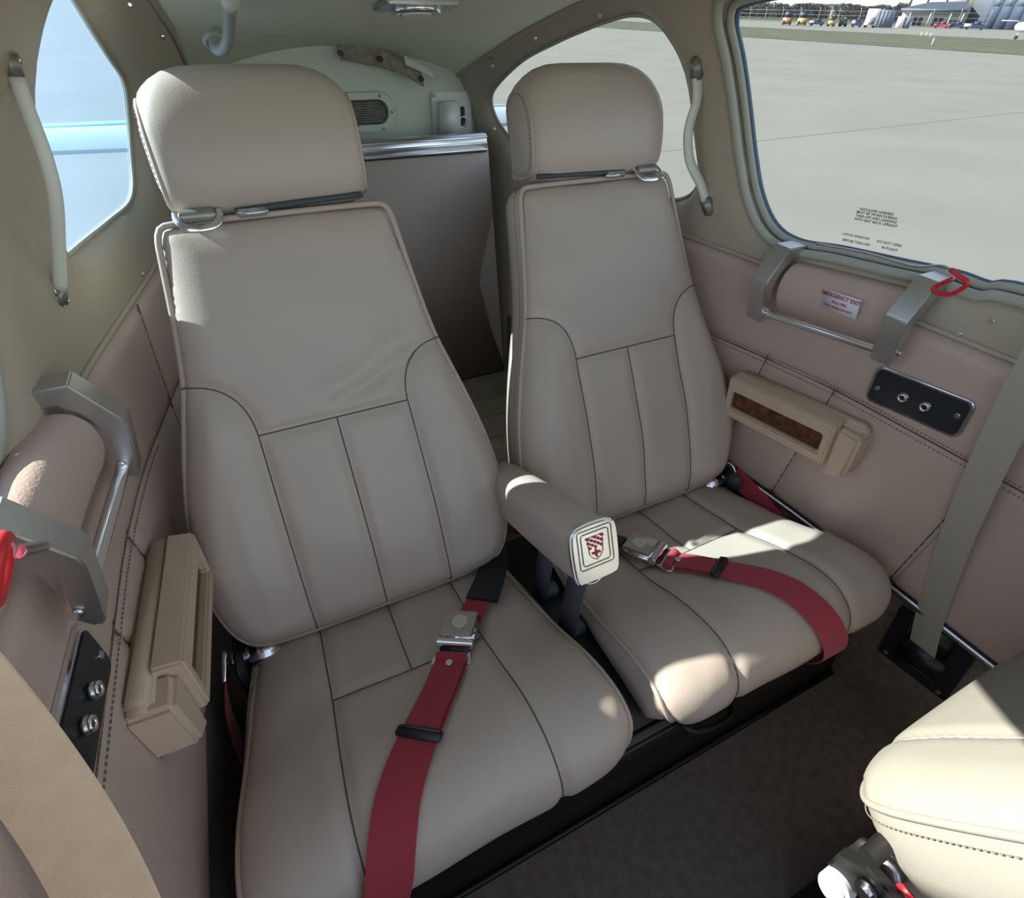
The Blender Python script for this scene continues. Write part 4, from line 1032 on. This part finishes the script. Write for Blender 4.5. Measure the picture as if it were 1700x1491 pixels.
# ------------------------------------------------------------------ outside: own tailplane
tp = thing('tailplane', 'white horizontal tailplane of this aircraft with a blue trailing edge', 'tailplane', (0, 4.0, .45))
def tail_half(s):
    V = []; F = []
    prof = [(0, 0), (.06, .028), (.3, .040), (.62, .026), (.62, -.026), (.3, -.040), (.06, -.028)]
    for x, y0, c, z in ((.12, 3.62, 1.0, .45), (2.1, 3.86, .76, .45)):
        V += [(s * x, y0 + a * c, z + b) for a, b in prof]
    n = 7; F = [(k, (k + 1) % n, n + (k + 1) % n, n + k) for k in range(n)] + [tuple(range(n)), tuple(range(n, 2 * n))]
    mesh('stabilizer', V, F, 'tail_pale', tp, auto=.5)
    V = []
    prof = [(.63, .026), (1.0, .004), (1.0, -.004), (.63, -.026)]
    for x, y0, c, z in ((.12, 3.62, 1.0, .45), (2.1, 3.86, .76, .45)): V += [(s * x, y0 + a * c, z + b) for a, b in prof]
    F = [(k, (k + 1) % 4, 4 + (k + 1) % 4, 4 + k) for k in range(4)] + [(0, 1, 2, 3), (4, 5, 6, 7)]
    mesh('elevator', V, F, 'tail_blue', tp, auto=.5)
tail_half(1); tail_half(-1)

# ------------------------------------------------------------------ outside: apron, grass, fence, trees, buildings, vehicles
GZ = -1.0
def plane(name, x0, x1, y0, y1, z, m, label, kind='structure'):
    o = mesh(name, [(x0, y0, z), (x1, y0, z), (x1, y1, z), (x0, y1, z)], [(0, 1, 2, 3)], m, smooth=False); tag(o, label, kind=kind); return o
plane('floor_apron', -500, 900, -500, 900, GZ, 'concrete', 'pale concrete airport apron')
plane('floor_grass_strip', 59.5, 111, -150, 600, GZ + .02, 'grass', 'strip of short dull green grass beyond the apron')
plane('floor_grass_field', 232, 890, -490, 890, GZ + .03, 'grass', 'dull grass field beyond the fence')
aj = thing('apron_joint', 'thin dark joint line crossing the concrete apron', 'joint', (12, 9.3, GZ))
mesh('joint_line', [(3, 8.74, GZ + .004), (60, 12.3, GZ + .004), (60, 12.36, GZ + .004), (3, 8.80, GZ + .004)], [(0, 1, 2, 3)], 'concrete_joint', aj, smooth=False)
def far(px, dist, py=40):
    d = ray(px, py); h = math.hypot(d[0], d[1]); return np.array((d[0] / h * dist, d[1] / h * dist, GZ))
def farz(px, py, dist):
    d = ray(px, py); h = math.hypot(d[0], d[1]); return CAM[2] + d[2] / h * dist
# fence: straight line parallel to the apron edge
FXX = 225
fe = thing('perimeter_fence', 'wire perimeter fence with tall posts beyond the grass', 'fence', (FXX, 220, GZ))
pm_ = None
for k in range(32):
    y = 125 + k * 9.0
    if pm_ is None:
        V, F = sweep_data([(0, 0, 0), (0, 0, 4.2), (-.6, 0, 4.8)], .11, 6)
        po = mesh('post', V, F, 'fence_metal', fe); pm_ = po.data
    else:
        po = bpy.data.objects.new('post', pm_); COL.objects.link(po); po.parent = fe; po.matrix_parent_inverse = Matrix.Translation(-world_loc(fe))
    po.location = (FXX, y, GZ)
for z in (.2, 1.4, 2.6, 3.9): sweep('wire_rail', [(FXX, 125, GZ + z), (FXX, 404, GZ + z)], .035, 'fence_metal', fe, seg=5)
# treeline of bare trees: four crown shapes of fanning twigs shared between the copies
def crown_mesh(seed):
    r = random.Random(seed); V = []; F = []
    def twig(p, q_, w0, w1):
        d_ = q_ - p; sd = unit(np.cross(d_, (r.uniform(-1, 1), r.uniform(-1, 1), .1))); o_ = len(V)
        V.extend([p - sd * w0, p + sd * w0, q_ + sd * w1, q_ - sd * w1]); F.append((o_, o_ + 1, o_ + 2, o_ + 3))
    for _ in range(7):
        twig(np.array((0, 0, .08)), np.array((r.uniform(-.25, .25), r.uniform(-.25, .25), r.uniform(.6, .95))), .014, .005)
    for _ in range(1000):
        a_ = r.uniform(0, 6.283); h_ = r.uniform(.02, .92); q0 = .5 * math.sqrt(max(.05, 1 - ((h_ - .45) / .55) ** 2)) * math.sqrt(r.random())
        p_ = np.array((q0 * math.cos(a_), q0 * math.sin(a_), h_)); d_ = unit((math.cos(a_) * .6 + r.uniform(-.5, .5), math.sin(a_) * .6 + r.uniform(-.5, .5), r.uniform(.4, 1.2)))
        twig(p_, p_ + d_ * r.uniform(.06, .14), .014, .006)
    me = bpy.data.meshes.new('crown'); me.from_pydata([tuple(map(float, v_)) for v_ in V], [], F); me.update(); me.materials.append(MATS['tree_far']); return me
crowns = [crown_mesh(k) for k in range(4)]
tv, tf = sweep_data([(0, 0, 0), (0, 0, .2)], [.022, .016], 6); trunk_me = bpy.data.meshes.new('trunk'); trunk_me.from_pydata([tuple(map(float, v_)) for v_ in tv], [], tf); trunk_me.update(); trunk_me.materials.append(MATS['bark'])
for k in range(220):
    y = 60 + k * 3.2 + random.uniform(-3, 3); x = 460 + (30 if k % 2 else -20) + random.uniform(-14, 14); hh = random.uniform(8.5, 11.0); ww = random.uniform(10, 14)
    t = thing('bare_tree', 'bare grey tree in the distant treeline beyond the fence', 'tree', (x, y, GZ), 'distant treeline')
    t.rotation_euler.z = random.uniform(0, 6.28)
    for nm_, me in (('crown', crowns[k % 4]), ('trunk', trunk_me)):
        o = bpy.data.objects.new(nm_, me); COL.objects.link(o); o.parent = t; o.scale = (ww, ww, hh)
# hangar and terminal annex
def facade(pa, pb, dist, dist2):
    A = far(pa, dist); B = far(pb, dist2); R = unit(B - A); return A, B, R, np.array((R[1], -R[0], 0)) * (1 if np.dot((R[1], -R[0]), A[:2]) > 0 else -1)
A, B, R, Bk = facade(1492, 1592, 285, 285); Up = np.array((0, 0, 1.0)); W_ = np.linalg.norm(B - A)
an = thing('terminal_annex', 'low white terminal building with a blue roof and glazed doors', 'building', tuple((A + B) / 2))
ez = farz(1540, 16, 285) - GZ
prism('wall', [(0, 0), (W_, 0), (W_, ez), (0, ez)], (A, R, Up, Bk), 0, 14, 'bldg_white', an, 0)
prism('roof', [(-1.0, ez), (W_ - .1, ez - .3), (W_ - .1, ez + 2.4), (7, ez + 2.1), (-1.0, ez + .35)], (A, R, Up, Bk), -2.5, 14, 'roof_blue', an, 0)
prism('fascia', [(-1.2, ez - .35), (W_ + .6, ez - .35), (W_ + .6, ez + .25), (-1.2, ez + .25)], (A, R, Up, Bk), -2.7, -2.5, 'bldg_grey', an, 0)
for k, fx in enumerate((.24, .33, .58, .67, .83, .92)):
    w1 = W_ * .05; b0 = .5 if k < 4 else 1.2; h1 = ez * .55 if k < 4 else ez * .40
    wdw = prism('window', [(W_ * fx - w1 / 2 - .15, b0 - .1), (W_ * fx + w1 / 2 + .15, b0 - .1), (W_ * fx + w1 / 2 + .15, h1 + .1), (W_ * fx - w1 / 2 - .15, h1 + .1)], (A, R, Up, Bk), -.12, 0, 'bldg_grey', an, 0)
    for j in range(2):
        z0 = b0 + (h1 - b0) * j / 2 + .05; z1 = b0 + (h1 - b0) * (j + 1) / 2 - .05
        prism('pane', [(W_ * fx - w1 / 2, z0), (W_ * fx + w1 / 2, z0), (W_ * fx + w1 / 2, z1), (W_ * fx - w1 / 2, z1)], (A, R, Up, Bk), -.18, -.13, 'pane_dark', wdw, 0)
for fx in (.0, .13, .47, .80, 1.0): box('column', A + R * W_ * fx + Up * ez / 2 - Bk * 2.2, (.35, .35, ez - .4), 'fence_metal', an, 0)
A2_, B2_, R2, Bk2 = facade(1496, 1640, 322, 318); W2 = np.linalg.norm(B2_ - A2_)
hg = thing('white_hangar', 'tall white hangar rising behind the terminal annex', 'building', tuple((A2_ + B2_) / 2))
prism('wall', [(0, 0), (W2, 0), (W2, 17), (0, 17)], (A2_, R2, Up, Bk2), 0, 30, 'bldg_white', hg, 0)
for fx in (.0, .2, .42, .65, .85): prism('wall_rib', [(W2 * fx, 6), (W2 * fx + .5, 6), (W2 * fx + .5, 17), (W2 * fx, 17)], (A2_, R2, Up, Bk2), -.15, 0, 'bldg_grey', hg, 0)
A3, B3, R3, Bk3 = facade(1600, 1760, 288, 268); W3 = np.linalg.norm(B3 - A3)
hd_ = thing('blue_hangar', 'large blue grey hangar with a wide panelled door', 'building', tuple((A3 + B3) / 2))
prism('wall', [(0, 0), (W3, 0), (W3, 18), (0, 18)], (A3, R3, Up, Bk3), 0, 32, 'bldg_grey', hd_, 0)
nd = 6; x0 = W3 * .22
for k in range(nd):
    a = x0 + (W3 * .76) * k / nd; b_ = x0 + (W3 * .76) * (k + 1) / nd - .25
    pd_ = prism('door_panel', [(a, 0), (b_, 0), (b_, 10.5), (a, 10.5)], (A3, R3, Up, Bk3), -.4, 0, 'bldg_dark', hd_, 0)
    prism('pane', [(a + .8, 6), (b_ - .6, 6), (b_ - .6, 9), (a + .8, 9)], (A3, R3, Up, Bk3), -.5, -.4, 'bldg_grey', pd_, 0)
# vehicles and equipment along the fence and at the annex
def wheels(t, c, R, N, L, w, r):
    for s in (-1, 1):
        for q_ in (-1, 1):
            p = c + R * s * L * .32 + N * q_ * w * .42; cyl('wheel', p + N * q_ * .12 + (0, 0, r), p - N * q_ * .12 + (0, 0, r), r, 'tyre', t, seg=12)
def truck(px, dist, L, Hh, m1, m2, label, cat='truck', yaw=0.0):
    c = far(px, dist); d = unit((c[0], c[1], 0)); R = np.array((d[1], -d[0], 0)); N = d
    ca, sa = math.cos(yaw), math.sin(yaw); R, N = R * ca + N * sa, N * ca - R * sa
    t = thing('utility_vehicle' if cat != 'car' else 'pickup_truck', label, cat, tuple(c)); r = .38
    prof = [(-L / 2, r), (L / 2, r), (L / 2, Hh * .55), (L * .28, Hh * .60), (L * .18, Hh), (-L * .10, Hh), (-L * .16, Hh * .62), (-L / 2, Hh * .60)]
    prism('body', prof, (c, R, Up, N), -.9, .9, m1, t, .05)
    prism('windshield', [(L * .255, Hh * .62), (L * .17, Hh * .95), (-L * .08, Hh * .95), (-L * .12, Hh * .64)], (c, R, Up, N), -.93, .93, 'pane_dark', t, 0)
    prism('bed', [(-L / 2, Hh * .35), (-L * .17, Hh * .35), (-L * .17, Hh * .66), (-L / 2, Hh * .66)], (c, R, Up, N), -.95, .95, m2, t, .03)
    wheels(t, c, R, N, L, 1.8, r); return t
def plow(px, dist, m1, label):
    c = far(px, dist); d = unit((c[0], c[1], 0)); R = np.array((d[1], -d[0], 0)); N = d; t = thing('plow_truck', label, 'truck', tuple(c))
    prism('chassis', [(-1.1, .5), (1.1, .5), (1.1, 1.2), (-1.1, 1.2)], (c, R, Up, N), -1.1, 4.0, 'veh_navy', t, .05)
    prism('cab', [(-1.0, 1.2), (1.0, 1.2), (.9, 3.0), (-.9, 3.0)], (c, R, Up, N), -.9, 1.6, 'veh_navy', t, .05)
    prism('windshield', [(-.8, 2.0), (.8, 2.0), (.75, 2.8), (-.75, 2.8)], (c, R, Up, N), -.98, -.9, 'pane_dark', t, 0)
    prism('plow_blade', [(-1.35, .25), (1.2, .25), (1.35, 1.7), (-1.2, 1.7)], (c, R, Up, N), -1.6, -1.4, m1, t, .05)
    wheels(t, c, N, R, 5.0, 2.2, .55)
plow(1304, 205, 'veh_orange', 'plow truck with an orange blade parked by the fence')
plow(1329, 205, 'veh_yellow', 'plow truck with a yellow blade parked by the fence')
truck(1354, 210, 3.9, 1.7, 'veh_navy', 'veh_white', 'dark pickup parked beside the plow trucks')
def lift(px, dist, m1, label, name, h=3.0):
    c = far(px, dist); d = unit((c[0], c[1], 0)); R = np.array((d[1], -d[0], 0)); N = d; t = thing(name, label, 'machine', tuple(c))
    prism('body', [(-.9, .4), (.9, .4), (.9, 1.3), (-.8, 1.3)], (c, R, Up, N), -.8, .8, m1, t, .05)
    prism('cab', [(-.1, 1.3), (.7, 1.3), (.6, h * .85), (0, h * .85)], (c, R, Up, N), -.7, .7, 'pane_dark', t, .03)
    prism('mast', [(-1.1, .2), (-.9, .2), (-.6, h), (-.8, h)], (c, R, Up, N), -.6, .6, m1, t, .02)
    wheels(t, c, R, N, 2.0, 1.6, .45)
lift(1378, 208, 'veh_yellow', 'yellow forklift parked along the fence', 'forklift', 3.6)
lift(1398, 210, 'veh_green', 'green tractor parked along the fence', 'tractor', 2.6)
truck(1421, 210, 2.6, 2.2, 'veh_navy', 'veh_white', 'small dark cart with a white load by the trailer', 'cart')
c = far(1443, 208); d = unit((c[0], c[1], 0)); Rr = np.array((d[1], -d[0], 0))
t = thing('white_trailer', 'tall white box trailer standing by the fence', 'trailer', tuple(c)); prism('box_body', [(-1.5, .5), (1.5, .5), (1.5, 4.0), (-1.5, 4.0)], (c, Rr, Up, d), -1.2, 1.2, 'veh_white', t, .03)
prism('rear_door', [(-.4, .7), (.9, .7), (.9, 2.2), (-.4, 2.2)], (c, Rr, Up, d), -1.28, -1.2, 'bldg_grey', t, 0); wheels(t, c, Rr, d, 3, 2.0, .45)
c = far(1466, 222); t = thing('grey_container', 'grey container next to the white trailer', 'container', tuple(c)); prism('box_body', [(-2.2, 0), (2.2, 0), (2.2, 3.9), (-2.2, 3.9)], (c, Rr, Up, d), -1.2, 1.2, 'bldg_grey', t, .03)
for k in range(5): prism('rib', [(-2.0 + k * .9, .2), (-1.8 + k * .9, .2), (-1.8 + k * .9, 3.7), (-2.0 + k * .9, 3.7)], (c, Rr, Up, d), -1.28, -1.2, 'bldg_dark', t, 0)
c = far(1492, 222); t = thing('white_shed', 'small pale shed left of the terminal annex', 'shed', tuple(c)); prism('shed_body', [(-.9, 0), (.9, 0), (.9, 2.6), (-.9, 2.6)], (c, Rr, Up, d), -1.0, 1.0, 'veh_white', t, .03)
prism('shed_side', [(.9, 0), (2.6, 0), (2.6, 2.4), (.9, 2.4)], (c, Rr, Up, d), -.8, 1.0, 'bldg_grey', t, .03)
truck(1563, 250, 4.4, 1.7, 'veh_red', 'veh_red', 'red car parked in front of the terminal', 'car')
truck(1588, 254, 4.8, 1.8, 'veh_navy', 'veh_navy', 'dark car parked beside the red car', 'car')
truck(1619, 235, 5.4, 2.0, 'veh_navy', 'veh_white', 'blue and white pickup parked before the blue hangar', 'car')
# small white aircraft at the right edge
c = far(1712, 125, 58); d = unit((c[0], c[1], 0)); R = np.array((d[1], -d[0], 0))
ac = thing('light_aircraft', 'white light aircraft parked at the right edge of the window', 'aircraft', tuple(c))
Vv = []; n = 14
for a, r in ((-2.6, .15), (-2.4, .45), (-1.4, .62), (0, .75), (1.4, .72), (3.0, .45), (5.0, .18)):
    Vv += [c + R * a + d * r * math.cos(q_) + Up * (1.5 + r * math.sin(q_) * 1.05) for q_ in np.linspace(0, 2 * math.pi, n + 1)[:-1]]
Fv = [(i * n + k, i * n + (k + 1) % n, (i + 1) * n + (k + 1) % n, (i + 1) * n + k) for i in range(6) for k in range(n)] + [tuple(range(n)), tuple(range(6 * n, 7 * n))]
mesh('fuselage', Vv, Fv, 'tail_white', ac)
for s in (-1, 1):
    V, F = boxdata(c + R * .1 + d * s * 2.9 + Up * 2.25, R * .75, d * 2.4, Up * .07); bevmesh('wing', V, F, 'tail_white', ac, .03)
V, F = boxdata(c - R * 3.4 + Up * 2.15, R * 1.1, d * .12, Up * .06); bevmesh('pitot_boom', V, F, 'tail_white', ac, .02)
V, F = boxdata(c + R * 4.6 + Up * 2.4, R * .5, d * .06, Up * .8); bevmesh('tail_fin', V, F, 'tail_white', ac, .02)
for a, b_ in ((-1.8, 0), (.4, 1.1), (.4, -1.1)):
    p = c + R * a + d * b_; sweep('gear_leg', [p + Up * .3, c + R * a + d * b_ * .4 + Up * 1.1], .06, 'veh_white', ac, seg=6)
    cyl('wheel', p - d * .1 + Up * .25, p + d * .1 + Up * .25, .25, 'tyre', ac, seg=12)
# marker stakes on the grass
for px, py, l in ((1528, 60, 'leftmost'), (1536, 60, 'second'), (1543, 62, 'third'), (1546, 75, 'nearest')):
    b0 = on_z(px, py, GZ); t = thing('marker_stake', 'thin pale marker stake on the grass, %s of the four' % l, 'stake', tuple(b0), 'marker stakes on the grass')
    sweep('stake', [b0, b0 + (0, 0, .55)], .05, 'veh_white', t, seg=6); sweep('stake_cap', [b0 + (0, 0, .55), b0 + (0, 0, .68)], [.05, .075], 'veh_yellow', t, seg=6)
